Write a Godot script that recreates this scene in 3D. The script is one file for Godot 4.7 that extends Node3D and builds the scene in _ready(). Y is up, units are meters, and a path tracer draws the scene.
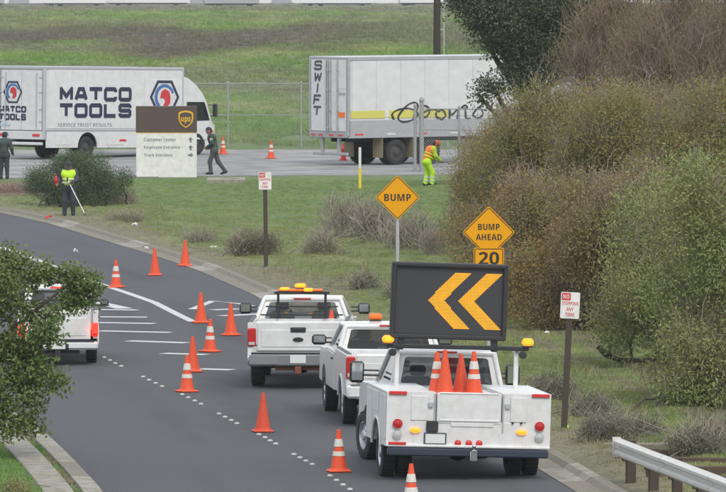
extends Node3D

# A road work zone seen with a long lens from a low overpass.
# x runs right, y up, the road leads away along -z. Units are metres.

var M := {}
var rng := RandomNumberGenerator.new()
var noise_a := FastNoiseLite.new()
var noise_b := FastNoiseLite.new()
var lean := Transform3D()


func _ready() -> void:
	var cam := Camera3D.new()
	cam.name = "camera"
	cam.position = Vector3(0, 8.6, 0)
	cam.rotation.x = -atan(296.0 / 7000.0)
	cam.fov = rad_to_deg(2.0 * atan(246.0 / 7000.0))
	cam.near = 1.0
	cam.far = 6000.0
	cam.current = true
	add_child(cam)

	var env := Environment.new()
	env.background_mode = Environment.BG_SKY
	var sky_mat := ProceduralSkyMaterial.new()
	sky_mat.sky_top_color = Color(0.81, 0.845, 0.89)
	sky_mat.sky_horizon_color = Color(0.90, 0.91, 0.925)
	sky_mat.ground_bottom_color = Color(0.25, 0.26, 0.22)
	sky_mat.ground_horizon_color = Color(0.55, 0.56, 0.54)
	sky_mat.sky_curve = 0.15
	sky_mat.sun_angle_max = 1.0
	var sky := Sky.new()
	sky.sky_material = sky_mat
	env.sky = sky
	env.tonemap_mode = Environment.TONE_MAPPER_LINEAR
	env.tonemap_exposure = 1.6
	env.ambient_light_source = Environment.AMBIENT_SOURCE_SKY
	env.sdfgi_enabled = true
	env.ssao_enabled = true
	env.ssil_enabled = true
	env.fog_enabled = true
	env.fog_density = 0.00011
	env.fog_light_color = Color(0.82, 0.83, 0.84)
	var we := WorldEnvironment.new()
	we.name = "world_environment"
	we.environment = env
	add_child(we)

	var sun := DirectionalLight3D.new()
	sun.name = "sun"
	sun.light_energy = 0.5
	sun.light_color = Color(1.0, 0.975, 0.94)
	sun.light_angular_distance = 22.0
	sun.shadow_enabled = true
	sun.rotation_degrees = Vector3(-48, 20, 0)
	add_child(sun)

	rng.seed = 20240611
	noise_a.seed = 3
	noise_a.frequency = 0.12
	noise_a.fractal_octaves = 4
	noise_b.seed = 11
	noise_b.frequency = 0.9
	noise_b.fractal_octaves = 3

	materials()
	setting()
	matrix_vehicles()
	street_things()
	people()
	plants()
	litter()


# ---------------------------------------------------------------- mesh helpers
class Soup:
	var v := PackedVector3Array()
	var c := PackedColorArray()
	var xf := Transform3D()
	var col := Color.WHITE

	func tri(a: Vector3, b: Vector3, d: Vector3) -> void:
		v.append(xf * a); v.append(xf * b); v.append(xf * d)
		c.append(col); c.append(col); c.append(col)

	func quad(a: Vector3, b: Vector3, d: Vector3, e: Vector3) -> void:
		tri(a, b, d)
		tri(a, d, e)

	func quad_from(a: Vector3, b: Vector3, d: Vector3, e: Vector3, mid: Vector3) -> void:
		var n := (d - a).cross(e - b)
		if n.dot((a + b + d + e) * 0.25 - mid) < 0.0:
			quad(a, e, d, b)
		else:
			quad(a, b, d, e)

	func tri_from(a: Vector3, b: Vector3, d: Vector3, mid: Vector3) -> void:
		if (b - a).cross(d - a).dot((a + b + d) / 3.0 - mid) < 0.0:
			tri(a, d, b)
		else:
			tri(a, b, d)

	func box(m: Vector3, s: Vector3, bevel := 0.0) -> void:
		var h := s * 0.5
		var b := minf(bevel, minf(h.x, minf(h.y, h.z)) * 0.95)
		var p := {}
		for sx in [-1, 1]:
			for sy in [-1, 1]:
				for sz in [-1, 1]:
					var o := Vector3(sx * h.x, sy * h.y, sz * h.z)
					p[[sx, sy, sz, 0]] = m + o - Vector3(0, sy * b, sz * b)
					p[[sx, sy, sz, 1]] = m + o - Vector3(sx * b, 0, sz * b)
					p[[sx, sy, sz, 2]] = m + o - Vector3(sx * b, sy * b, 0)
		for s1 in [-1, 1]:
			quad_from(p[[s1, -1, -1, 0]], p[[s1, 1, -1, 0]], p[[s1, 1, 1, 0]], p[[s1, -1, 1, 0]], m)
			quad_from(p[[-1, s1, -1, 1]], p[[1, s1, -1, 1]], p[[1, s1, 1, 1]], p[[-1, s1, 1, 1]], m)
			quad_from(p[[-1, -1, s1, 2]], p[[1, -1, s1, 2]], p[[1, 1, s1, 2]], p[[-1, 1, s1, 2]], m)
		if b <= 0.0:
			return
		for s1 in [-1, 1]:
			for s2 in [-1, 1]:
				quad_from(p[[s1, s2, -1, 0]], p[[s1, s2, 1, 0]], p[[s1, s2, 1, 1]], p[[s1, s2, -1, 1]], m)
				quad_from(p[[s1, -1, s2, 0]], p[[s1, 1, s2, 0]], p[[s1, 1, s2, 2]], p[[s1, -1, s2, 2]], m)
				quad_from(p[[-1, s1, s2, 1]], p[[1, s1, s2, 1]], p[[1, s1, s2, 2]], p[[-1, s1, s2, 2]], m)
				for s3 in [-1, 1]:
					tri_from(p[[s1, s2, s3, 0]], p[[s1, s2, s3, 1]], p[[s1, s2, s3, 2]], m)

	# polygon in the plane (o, ux, uy), pushed along w
	func prism(poly: PackedVector2Array, o: Vector3, ux: Vector3, uy: Vector3, w: Vector3) -> void:
		var q := poly
		var area := 0.0
		for i in q.size():
			var j := (i + 1) % q.size()
			area += q[i].x * q[j].y - q[j].x * q[i].y
		if (area > 0.0) != (ux.cross(uy).dot(w) > 0.0):
			q = q.duplicate()
			q.reverse()
		var idx := Geometry2D.triangulate_polygon(q)
		var pts := PackedVector3Array()
		for t in q:
			pts.append(o + ux * t.x + uy * t.y)
		for k in range(0, idx.size(), 3):
			var a := pts[idx[k]]
			var b := pts[idx[k + 1]]
			var d := pts[idx[k + 2]]
			if (b - a).cross(d - a).dot(w) < 0.0:
				var t2 := b
				b = d
				d = t2
			tri(a + w, b + w, d + w)
			tri(a, d, b)
		for i in pts.size():
			var j := (i + 1) % pts.size()
			quad(pts[i], pts[j], pts[j] + w, pts[i] + w)

	# side view polygon (z, y) pushed across from x0 to x1
	func side(poly: PackedVector2Array, x0: float, x1: float) -> void:
		prism(poly, Vector3(x0, 0, 0), Vector3(0, 0, 1), Vector3(0, 1, 0), Vector3(x1 - x0, 0, 0))

	func tube(pts: Array, r0: float, r1: float, n := 6) -> void:
		var rings := []
		var count := pts.size()
		var side_v := Vector3.ZERO
		for i in count:
			var d: Vector3 = pts[mini(i + 1, count - 1)] - pts[maxi(i - 1, 0)]
			d = d.normalized()
			if i == 0:
				side_v = d.cross(Vector3(0.31, 0.2, 0.93) if absf(d.y) > 0.9 else Vector3.UP).normalized()
			else:
				side_v = (side_v - d * side_v.dot(d)).normalized()
			var up_v := side_v.cross(d)
			var r := lerpf(r0, r1, float(i) / maxf(1.0, count - 1.0))
			var ring := PackedVector3Array()
			for k in n:
				var a := TAU * k / n
				ring.append(pts[i] + (side_v * cos(a) + up_v * sin(a)) * r)
			rings.append(ring)
		for i in count - 1:
			for k in n:
				var l := (k + 1) % n
				var mid: Vector3 = (pts[i] + pts[i + 1]) * 0.5
				quad_from(rings[i][k], rings[i][l], rings[i + 1][l], rings[i + 1][k], mid)
		for e in [0, count - 1]:
			var inner: Vector3 = pts[1] if e == 0 else pts[count - 2]
			for k in range(1, n - 1):
				tri_from(rings[e][0], rings[e][k], rings[e][k + 1], inner)

	# profile points (radius, height) turned about the y axis
	func lathe(prof: Array, n := 20, m := Vector3.ZERO) -> void:
		for i in prof.size() - 1:
			var a: Vector2 = prof[i]
			var b: Vector2 = prof[i + 1]
			for k in n:
				var t0 := TAU * k / n
				var t1 := TAU * (k + 1) / n
				var p0 := m + Vector3(a.x * cos(t0), a.y, a.x * sin(t0))
				var p1 := m + Vector3(a.x * cos(t1), a.y, a.x * sin(t1))
				var p2 := m + Vector3(b.x * cos(t1), b.y, b.x * sin(t1))
				var p3 := m + Vector3(b.x * cos(t0), b.y, b.x * sin(t0))
				if a.x > 0.0001:
					tri(p0, p2, p1)
				if b.x > 0.0001:
					tri(p0, p3, p2)

	# a four cornered panel with a rounded opening; returns the outline of the opening
	func ring(k: Array, mu: float, m0: float, m1: float, rad: float, thick: Vector3, mu2 := -1.0) -> Array:
		var outer := []
		var inner := []
		var u1 := 1.0 - (mu2 if mu2 >= 0.0 else mu)
		var per := 6
		var corners := [[0, 0, mu, m0], [1, 0, u1, m0], [1, 1, u1, 1.0 - m1], [0, 1, mu, 1.0 - m1]]
		for i in 4:
			var c0: Array = corners[i]
			var sx := 1.0 if c0[0] == 0 else -1.0
			var sy := 1.0 if c0[1] == 0 else -1.0
			for j in per:
				var a := (float(j) / (per - 1)) * PI * 0.5
				var t: float = [PI, PI * 1.5, 0.0, PI * 0.5][i] + a
				inner.append(at(k, c0[2] + sx * rad + cos(t) * rad, c0[3] + sy * rad * 1.4 + sin(t) * rad * 1.4))
				outer.append(at(k, c0[0], c0[1]))
		var n := inner.size()
		for i in n:
			var j := (i + 1) % n
			if outer[i] == outer[j]:
				tri(outer[i], inner[j], inner[i])
			else:
				quad(outer[i], outer[j], inner[j], inner[i])
			quad(inner[i], inner[j], inner[j] + thick, inner[i] + thick)
		return inner

	func at(k: Array, u: float, w: float) -> Vector3:
		return k[0].lerp(k[1], u).lerp(k[3].lerp(k[2], u), w)

	func fan(pts: Array, shift := Vector3.ZERO) -> void:
		for i in range(1, pts.size() - 1):
			tri(pts[0] + shift, pts[i] + shift, pts[i + 1] + shift)

	func mesh(crease := 38.0) -> ArrayMesh:
		var faces := v.size() / 3
		var fn := PackedVector3Array()
		fn.resize(faces)
		var at_point := {}
		for f in faces:
			fn[f] = (v[f * 3 + 1] - v[f * 3]).cross(v[f * 3 + 2] - v[f * 3])
			for k in 3:
				var key := Vector3i((v[f * 3 + k] * 1500.0).round())
				if at_point.has(key):
					at_point[key].append(f)
				else:
					at_point[key] = [f]
		var limit := cos(deg_to_rad(crease))
		var vv := PackedVector3Array()
		var nn := PackedVector3Array()
		var cc := PackedColorArray()
		for f in faces:
			if fn[f].length_squared() < 1e-16:
				continue
			var unit := fn[f].normalized()
			for k in [0, 2, 1]:
				var sum := Vector3.ZERO
				for g in at_point[Vector3i((v[f * 3 + k] * 1500.0).round())]:
					if fn[g].normalized().dot(unit) > limit:
						sum += fn[g]
				vv.append(v[f * 3 + k])
				nn.append(sum.normalized() if sum.length_squared() > 0.0 else unit)
				cc.append(c[f * 3 + k])
		var a := []
		a.resize(Mesh.ARRAY_MAX)
		a[Mesh.ARRAY_VERTEX] = vv
		a[Mesh.ARRAY_NORMAL] = nn
		a[Mesh.ARRAY_COLOR] = cc
		var am := ArrayMesh.new()
		am.add_surface_from_arrays(Mesh.PRIMITIVE_TRIANGLES, a)
		return am


func soup() -> Soup:
	var s := Soup.new()
	s.xf = lean
	return s


func add_part(called: String, s: Soup, m: Material, parent: Node, crease := 38.0) -> MeshInstance3D:
	return add_mesh(called, s.mesh(crease), m, parent)


func add_mesh(called: String, mesh: Mesh, m: Material, parent: Node) -> MeshInstance3D:
	var o := MeshInstance3D.new()
	o.name = called
	o.mesh = mesh
	o.material_override = m
	parent.add_child(o, true)
	return o


var used := {}
func numbered(called: String) -> String:
	var n: int = used.get(called, 0)
	used[called] = n + 1
	return called if n == 0 else "%s_%03d" % [called, n]


func thing(called: String, label: String, category: String, where := Vector3.ZERO, turn := 0.0, group := "") -> Node3D:
	var o := Node3D.new()
	o.name = numbered(called)
	add_child(o)
	o.position = where
	o.rotation.y = turn
	tag(o, label, category, group)
	return o


func tag(o: Node, label: String, category: String, group := "") -> void:
	o.set_meta("label", label)
	o.set_meta("category", category)
	if group:
		o.set_meta("group", group)


func structure(called: String, s: Soup, m: Material, crease := 38.0) -> MeshInstance3D:
	var o := add_part(numbered(called), s, m, self, crease)
	o.set_meta("kind", "structure")
	return o


func copy_thing(o: Node3D, label: String, where: Vector3, turn: float) -> Node3D:
	var r: Node3D = o.duplicate()
	r.name = numbered(String(o.name))
	add_child(r)
	r.position = where
	r.rotation.y = turn
	r.set_meta("label", label)
	return r


# lettering of a given size (width, height), centred on a point
func letters(called: String, words: String, size: Vector2, at: Transform3D, m: Material, parent: Node, weight := 700, depth := 0.012) -> MeshInstance3D:
	var f := SystemFont.new()
	f.font_names = PackedStringArray(["Droid Sans"])
	f.font_weight = weight
	var t := TextMesh.new()
	t.text = words
	t.font = f
	t.font_size = 48
	t.pixel_size = 0.01
	t.depth = 0.05
	t.curve_step = 2.0
	var box := t.get_aabb()
	var o := add_mesh(called, t, m, parent)
	var sc := Vector3(size.x / maxf(box.size.x, 0.01), size.y / maxf(box.size.y, 0.01), depth / 0.05)
	var mid := box.get_center()
	o.transform = lean * at * Transform3D(Basis.from_scale(sc), Vector3(-mid.x * sc.x, -mid.y * sc.y, 0))
	return o


# heavy squared block letters, drawn as strokes: [width share, strokes]
const STROKES := {
	"M": [[[0, 0], [0, 1], [0.5, 0.3], [1, 1], [1, 0]]],
	"A": [[[0, 0], [0.30, 1], [0.70, 1], [1, 0]], [[0.22, 0.32], [0.78, 0.32]]],
	"T": [[[-0.1, 1], [1.1, 1]], [[0.5, 0.9], [0.5, 0]]],
	"C": [[[1, 0.72], [1, 0.86], [0.9, 1], [0.1, 1], [0, 0.86], [0, 0.14], [0.1, 0], [0.9, 0], [1, 0.14], [1, 0.28]]],
	"O": [[[0.5, 1], [0.1, 1], [0, 0.86], [0, 0.14], [0.1, 0], [0.5, 0]], [[0.5, 0], [0.9, 0], [1, 0.14], [1, 0.86], [0.9, 1], [0.5, 1]]],
	"L": [[[0, 1.1], [0, 0], [1, 0]]],
	"S": [[[1, 0.76], [1, 0.88], [0.9, 1], [0.1, 1], [0, 0.88], [0, 0.6], [0.1, 0.5], [0.9, 0.5], [1, 0.4], [1, 0.12], [0.9, 0], [0.1, 0], [0, 0.12], [0, 0.24]]],
	"W": [[[0, 1], [0.2, 0], [0.5, 0.75], [0.8, 0], [1, 1]]],
	"I": [[[0.5, -0.1], [0.5, 1.1]]],
	"F": [[[0, -0.1], [0, 1], [1, 1]], [[0.1, 0.48], [0.8, 0.48]]],
}


func block_letters(words: String, size: Vector2, stroke: float, at: Transform3D, m: Material, parent: Node, gap := 0.13) -> void:
	var n := words.length()
	var w := size.x / (n + gap * (n - 1))
	for i in n:
		var s := soup()
		s.xf = lean * at
		var x0 := -size.x * 0.5 + i * w * (1.0 + gap) + stroke * 0.5
		var k := 0
		for line in STROKES[words[i]]:
			var pts := PackedVector2Array()
			for q in line:
				pts.append(Vector2(x0 + q[0] * (w - stroke), (q[1] - 0.5) * (size.y - stroke)))
			for poly in Geometry2D.offset_polyline(pts, stroke * 0.5, Geometry2D.JOIN_MITER, Geometry2D.END_BUTT):
				s.prism(poly, Vector3(0, 0, k * 0.0015), Vector3.RIGHT, Vector3.UP, Vector3(0, 0, 0.012))
			k += 1
		add_part("letter", s, m, parent, 20.0)


# ---------------------------------------------------------------- materials
func noise_texture(freq: float, low: Color, high: Color, size := 512, octaves := 5, s := 1, normal := 0.0) -> NoiseTexture2D:
	var n := FastNoiseLite.new()
	n.seed = s
	n.frequency = freq
	n.fractal_octaves = octaves
	n.fractal_gain = 0.6
	var t := NoiseTexture2D.new()
	t.noise = n
	t.width = size
	t.height = size
	t.seamless = true
	if normal > 0.0:
		t.as_normal_map = true
		t.bump_strength = normal
	else:
		var g := Gradient.new()
		g.set_color(0, low)
		g.set_color(1, high)
		t.color_ramp = g
	return t


func mat(called: String, linear: Color, rough := 0.7, metal := 0.0) -> StandardMaterial3D:
	var m := StandardMaterial3D.new()
	m.resource_name = called
	m.albedo_color = linear.linear_to_srgb()
	m.roughness = rough
	m.metallic = metal
	M[called] = m
	return m


func grain(m: StandardMaterial3D, tex: Texture2D, scale: float) -> StandardMaterial3D:
	m.albedo_texture = tex
	m.uv1_triplanar = true
	m.uv1_world_triplanar = true
	m.uv1_scale = Vector3.ONE * scale
	return m


func glow(called: String, linear: Color, energy: float) -> StandardMaterial3D:
	var m := mat(called, linear * 0.6, 0.4)
	m.emission_enabled = true
	m.emission = linear.linear_to_srgb()
	m.emission_energy_multiplier = energy
	return m


func leaf_mat(called: String, back: Color) -> StandardMaterial3D:
	var m := mat(called, Color.WHITE, 0.62)
	m.vertex_color_use_as_albedo = true
	m.backlight_enabled = true
	m.backlight = back
	return m


func materials() -> void:
	var grime := noise_texture(0.012, Color(0.90, 0.895, 0.88), Color(1, 1, 1), 512, 6, 5)
	var scuff := noise_texture(0.03, Color(0.80, 0.78, 0.75), Color(1, 1, 1), 256, 6, 14)
	var speck := noise_texture(0.05, Color(0.62, 0.62, 0.62), Color(1, 1, 1), 512, 5, 8)
	var blotch := noise_texture(0.008, Color(0.70, 0.70, 0.70), Color(1, 1, 1), 512, 6, 9)
	var white := mat("white_paint", Color(0.66, 0.67, 0.68), 0.35)
	grain(white, grime, 0.45)
	white.clearcoat_enabled = true
	white.clearcoat = 0.5
	white.clearcoat_roughness = 0.15
	grain(mat("service_white", Color(0.66, 0.67, 0.675), 0.45), grime, 0.7)
	grain(mat("trailer_white", Color(0.62, 0.63, 0.64), 0.5), grime, 0.25)
	grain(mat("seam_grey", Color(0.36, 0.37, 0.39), 0.5), grime, 0.5)
	mat("aluminium", Color(0.55, 0.56, 0.58), 0.38, 0.8)
	mat("chrome", Color(0.62, 0.63, 0.65), 0.18, 1.0)
	grain(mat("galvanised", Color(0.50, 0.51, 0.52), 0.45, 0.35), grime, 1.2)
	grain(mat("fence_grey", Color(0.30, 0.31, 0.31), 0.6), grime, 1.0)
	mat("dark_rim", Color(0.06, 0.058, 0.055), 0.6, 0.3)
	grain(mat("rail_steel", Color(0.62, 0.61, 0.58), 0.55, 0.1), grime, 1.4)
	mat("rubber", Color(0.022, 0.022, 0.024), 0.85)
	mat("black_plastic", Color(0.022, 0.023, 0.026), 0.5)
	mat("board_black", Color(0.020, 0.021, 0.024), 0.6)
	mat("board_face", Color(0.030, 0.032, 0.036), 0.55)
	grain(mat("dark_metal", Color(0.035, 0.037, 0.042), 0.6, 0.2), speck, 1.5)
	mat("bumper_blue", Color(0.020, 0.030, 0.050), 0.5)
	mat("grey_plastic", Color(0.16, 0.165, 0.17), 0.6)
	mat("red_lens", Color(0.42, 0.018, 0.016), 0.22)
	mat("red_reflector", Color(0.55, 0.03, 0.025), 0.35)
	mat("amber_lens", Color(0.75, 0.16, 0.02), 0.3)
	mat("clear_lens", Color(0.42, 0.43, 0.43), 0.15)
	mat("seat_cloth", Color(0.06, 0.06, 0.065), 0.9)
	mat("tan_rubber", Color(0.25, 0.21, 0.13), 0.8)
	mat("rust", Color(0.16, 0.055, 0.028), 0.8)
	mat("plate_white", Color(0.60, 0.61, 0.60), 0.5)
	mat("navy_print", Color(0.012, 0.016, 0.045), 0.5)
	mat("red_print", Color(0.50, 0.025, 0.03), 0.5)
	mat("blue_print", Color(0.04, 0.13, 0.34), 0.5)
	mat("grey_print", Color(0.16, 0.17, 0.19), 0.5)
	mat("pale_print", Color(0.40, 0.46, 0.56), 0.5)
	mat("dark_grey_print", Color(0.055, 0.058, 0.065), 0.5)
	mat("black_print", Color(0.016, 0.016, 0.018), 0.55)
	mat("yellow_stripe", Color(0.52, 0.49, 0.10), 0.5)
	mat("sign_brown", Color(0.075, 0.052, 0.042), 0.6)
	mat("sign_gold", Color(0.72, 0.40, 0.02), 0.45)
	grain(mat("sign_white", Color(0.74, 0.74, 0.73), 0.5), grime, 0.6)
	mat("sign_yellow", Color(0.70, 0.32, 0.008), 0.75).metallic_specular = 0.25
	mat("sign_red", Color(0.52, 0.03, 0.035), 0.45)
	grain(mat("post_wood", Color(0.095, 0.072, 0.056), 0.9), speck, 2.0)
	grain(mat("plank_wood", Color(0.13, 0.085, 0.060), 0.9), speck, 1.6)
	grain(mat("pole_wood", Color(0.055, 0.045, 0.038), 0.9), speck, 0.8)
	mat("marker_yellow", Color(0.70, 0.52, 0.03), 0.6)
	grain(mat("cone_orange", Color(0.82, 0.090, 0.022), 0.6), scuff, 2.6)
	grain(mat("cone_faded", Color(0.66, 0.070, 0.024), 0.65), scuff, 2.1)
	grain(mat("cone_white", Color(0.72, 0.71, 0.67), 0.55), scuff, 3.1)
	mat("hydrant_red", Color(0.52, 0.035, 0.02), 0.5)
	grain(mat("concrete", Color(0.34, 0.315, 0.26), 0.9), blotch, 0.5)
	grain(mat("lot_concrete", Color(0.31, 0.305, 0.30), 0.9), blotch, 0.09)
	grain(mat("gutter", Color(0.28, 0.25, 0.195), 0.95), speck, 0.5)
	grain(mat("line_paint", Color(0.72, 0.73, 0.73), 0.7), speck, 0.7)
	grain(mat("dot_white", Color(0.66, 0.66, 0.63), 0.6), speck, 2.0)
	var road := mat("asphalt", Color(0.100, 0.103, 0.114), 0.9)
	road.vertex_color_use_as_albedo = true
	grain(road, speck, 1.1)
	road.normal_enabled = true
	road.normal_texture = noise_texture(0.12, Color.BLACK, Color.WHITE, 512, 4, 21, 6.0)
	road.normal_scale = 0.5
	var soil := mat("ground_cover", Color.WHITE, 0.95)
	soil.vertex_color_use_as_albedo = true
	grain(soil, noise_texture(0.03, Color(0.55, 0.56, 0.5), Color(1, 1, 1), 512, 6, 31), 0.35)
	mat("bark", Color(0.060, 0.048, 0.040), 0.95)
	mat("twig", Color(0.22, 0.19, 0.165), 0.95)
	mat("dead_wood", Color(0.045, 0.038, 0.034), 0.95)
	leaf_mat("leaf", Color(0.62, 0.66, 0.40))
	leaf_mat("grass_blade", Color(0.60, 0.66, 0.40))
	var tw := mat("twig_tinted", Color.WHITE, 0.95)
	tw.vertex_color_use_as_albedo = true
	var body := mat("clothing", Color.WHITE, 0.85)
	body.vertex_color_use_as_albedo = true
	mat("vest_lime", Color(0.50, 0.80, 0.030), 0.7)
	mat("vest_orange", Color(0.80, 0.22, 0.03), 0.7)
	mat("reflective", Color(0.62, 0.63, 0.60), 0.4)
	mat("cap_dark", Color(0.03, 0.032, 0.04), 0.8)
	mat("hat_orange", Color(0.62, 0.075, 0.02), 0.4)
	mat("far_white", Color(0.66, 0.67, 0.69), 0.7)
	mat("far_grey", Color(0.32, 0.33, 0.36), 0.7)
	mat("far_roof", Color(0.24, 0.25, 0.28), 0.7)
	mat("litter_white", Color(0.70, 0.70, 0.68), 0.7)
	var g1 := mat("glass_pale", Color(0.10, 0.13, 0.13, 0.30), 0.05)
	g1.transparency = BaseMaterial3D.TRANSPARENCY_ALPHA
	var g2 := mat("glass_dark", Color(0.022, 0.026, 0.030, 0.62), 0.05)
	g2.transparency = BaseMaterial3D.TRANSPARENCY_ALPHA
	mat("dark_glass", Color(0.014, 0.017, 0.020), 0.08)
	mat("plate_frame", Color(0.07, 0.075, 0.085), 0.5)
	mat("mirror_glass", Color(0.5, 0.53, 0.53), 0.08, 0.9)
	glow("led_amber", Color(1.0, 0.42, 0.012), 0.85)
	glow("beacon_amber", Color(1.0, 0.30, 0.012), 0.95)
	glow("brake_red", Color(1.0, 0.05, 0.02), 0.6)


# a small real lamp just outside a glowing lens
func lamp(called: String, where: Vector3, color: Color, energy: float, parent: Node) -> void:
	var l := OmniLight3D.new()
	l.name = called
	l.light_color = color
	l.light_energy = energy
	l.light_size = 0.05
	l.omni_range = 12.0
	l.omni_attenuation = 2.0
	l.shadow_enabled = true
	l.position = lean * where
	parent.add_child(l, true)


# ---------------------------------------------------------------- the setting
const RIGHT_EDGE := [Vector2(14.0, 0.0), Vector2(8.2, -60.0), Vector2(5.35, -90.0), Vector2(3.38, -110.9), Vector2(2.95, -115.4), Vector2(0.15, -145.0), Vector2(-2.72, -174.4), Vector2(-4.43, -187.8), Vector2(-6.06, -198.0), Vector2(-7.86, -208.3), Vector2(-9.87, -220.0), Vector2(-12.0, -229.5), Vector2(-18.5, -247.0), Vector2(-30.0, -263.0), Vector2(-60.0, -285.0), Vector2(-120.0, -310.0)]
const LEFT_EDGE := [Vector2(6.0, 0.0), Vector2(0.6, -60.0), Vector2(-2.2, -90.0), Vector2(-4.15, -110.9), Vector2(-4.64, -115.4), Vector2(-5.08, -119.3), Vector2(-5.58, -123.4), Vector2(-6.12, -126.9), Vector2(-8.9, -146.0), Vector2(-12.5, -168.0), Vector2(-17.0, -190.0), Vector2(-24.0, -215.0), Vector2(-34.0, -238.0), Vector2(-60.0, -262.0), Vector2(-150.0, -310.0)]


func edge_x(table: Array, z: float) -> float:
	for i in table.size() - 1:
		if z >= table[i + 1].y:
			var t: float = clampf((table[i].y - z) / (table[i].y - table[i + 1].y), 0.0, 1.0)
			var p0: float = table[maxi(i - 1, 0)].x
			var p3: float = table[mini(i + 2, table.size() - 1)].x
			return lerpf(table[i].x, table[i + 1].x, t) if i == 0 or i > table.size() - 3 else lerpf(table[i].x, table[i + 1].x, t) + 0.0 * (p0 + p3)
	return table[-1].x


func smooth(a: float, b: float, x: float) -> float:
	return smoothstep(a, b, x)


# what grows or lies on the ground at a place (real surface colours, linear)
func ground_color(x: float, z: float) -> Color:
	var n1 := noise_a.get_noise_2d(x, z * 0.45)
	var n2 := noise_b.get_noise_2d(x * 0.8, z * 0.3)
	var n3 := noise_a.get_noise_2d(x * 0.22 + 70.0, z * 0.08)
	var lawn := Color(0.150, 0.225, 0.056)
	var olive := Color(0.182, 0.222, 0.070)
	var straw := Color(0.270, 0.230, 0.135)
	var dirt := Color(0.255, 0.215, 0.150)
	var c := lawn
	if z > -303.0:
		var off := x - edge_x(RIGHT_EDGE, z)
		if off > -1.0:
			var wild := smooth(-236.0, -196.0, z)
			wild = maxf(wild, smooth(7.5, 2.5, off))
			c = lawn.lerp(olive, clampf(wild * 0.85 + n1 * 0.5, 0.0, 1.0))
			c = c.lerp(straw, clampf(n2 * 0.9 + n1 * 0.5 + 0.12, 0.0, 1.0) * clampf(wild + 0.12, 0.0, 1.0) * 0.6)
			c = c.lerp(lawn, smooth(0.05, 0.45, n3) * 0.65)
			c = c.lerp(dirt, smooth(2.7, 1.2, off + n1 * 1.4 + n2 * 0.7) * 0.85)
			# a worn track climbing away from the shoulder on the right
			var track := minf(absf(x - (6.4 + (z + 125.4) * 0.0986)) / 0.30, absf(x - (5.65 + (z + 142.7) * 0.0826)) / 0.42)
			c = c.lerp(Color(0.19, 0.17, 0.125), smooth(1.1, 0.2, track + n2 * 0.8) * 0.85 * smooth(-165.0, -158.0, z))
			# reddish ground cover by the driveway
			var red := smooth(1.0, 0.5, Vector2((x + 13.0) / 4.0, (z + 250.0) / 11.0).length() + n2 * 0.3)
			c = c.lerp(Color(0.21, 0.125, 0.105), red)
		else:
			var gap := edge_x(LEFT_EDGE, z) - x
			c = Color(0.120, 0.230, 0.050).lerp(Color(0.16, 0.22, 0.07), clampf(n2 + 0.2, 0.0, 1.0))
			if gap < 0.6:
				c = c.lerp(Color(0.21, 0.18, 0.12), clampf(0.45 + n2 * 1.6, 0.0, 1.0))
	else:
		n1 = noise_a.get_noise_2d(x * 0.6, z * 0.09)
		var field := Color(0.150, 0.250, 0.045)
		var pale := Color(0.240, 0.275, 0.095)
		var brown := Color(0.128, 0.104, 0.082)
		c = field.lerp(pale, clampf(n1 * 2.2 + 0.3, 0.0, 1.0))
		c = c.lerp(Color(0.185, 0.200, 0.110), clampf(n3 * 2.2 + 0.25, 0.0, 1.0) * 0.9)
		var wob := noise_a.get_noise_2d(x * 0.25, 7.0) * 60.0
		var wob2 := noise_a.get_noise_2d(x * 0.5 + 20.0, z * 0.05) * 70.0
		var band := smooth(-555.0, -640.0, z + wob + wob2) * (1.0 - smooth(-745.0, -850.0, z + wob * 1.5 + x * 1.6))
		c = c.lerp(brown, band * clampf(1.1 + n2, 0.0, 1.0) * smooth(26.0, -6.0, x + wob * 0.2))
		var rim := smooth(-930.0, -1000.0, z + wob2)
		c = c.lerp(Color(0.20, 0.175, 0.135), rim * 0.8)
		c = c.lerp(Color(0.14, 0.22, 0.065), smooth(-340.0, -306.0, z) * 0.7)
	var f := 1.0 + n2 * 0.22 + n1 * 0.12
	return Color(c.r * f, c.g * f, c.b * f)


func ground_height(x: float, z: float) -> float:
	var left := edge_x(LEFT_EDGE, z) - x
	var off := maxf(x - edge_x(RIGHT_EDGE, z), left)
	var h := -0.06
	h += 0.13 * (smooth(0.30, 0.40, off) if left > 0.0 else smooth(0.5, 1.1, off))
	if z < -255.0 and z > -305.0:
		return -0.01
	h += (noise_b.get_noise_2d(x * 0.5, z * 0.5) * 0.10 + noise_a.get_noise_2d(x, z) * 0.10) * smooth(1.0, 2.2, off) * (1.0 if z > -303.0 else 2.2)
	return h


func steps(list: Array) -> Array:
	var out := []
	for s in list:
		var v: float = s[0]
		while (v < s[1] - 1e-6) if s[2] > 0.0 else (v > s[1] + 1e-6):
			out.append(v)
			v += s[2]
	out.append(list[-1][1])
	return out


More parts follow.
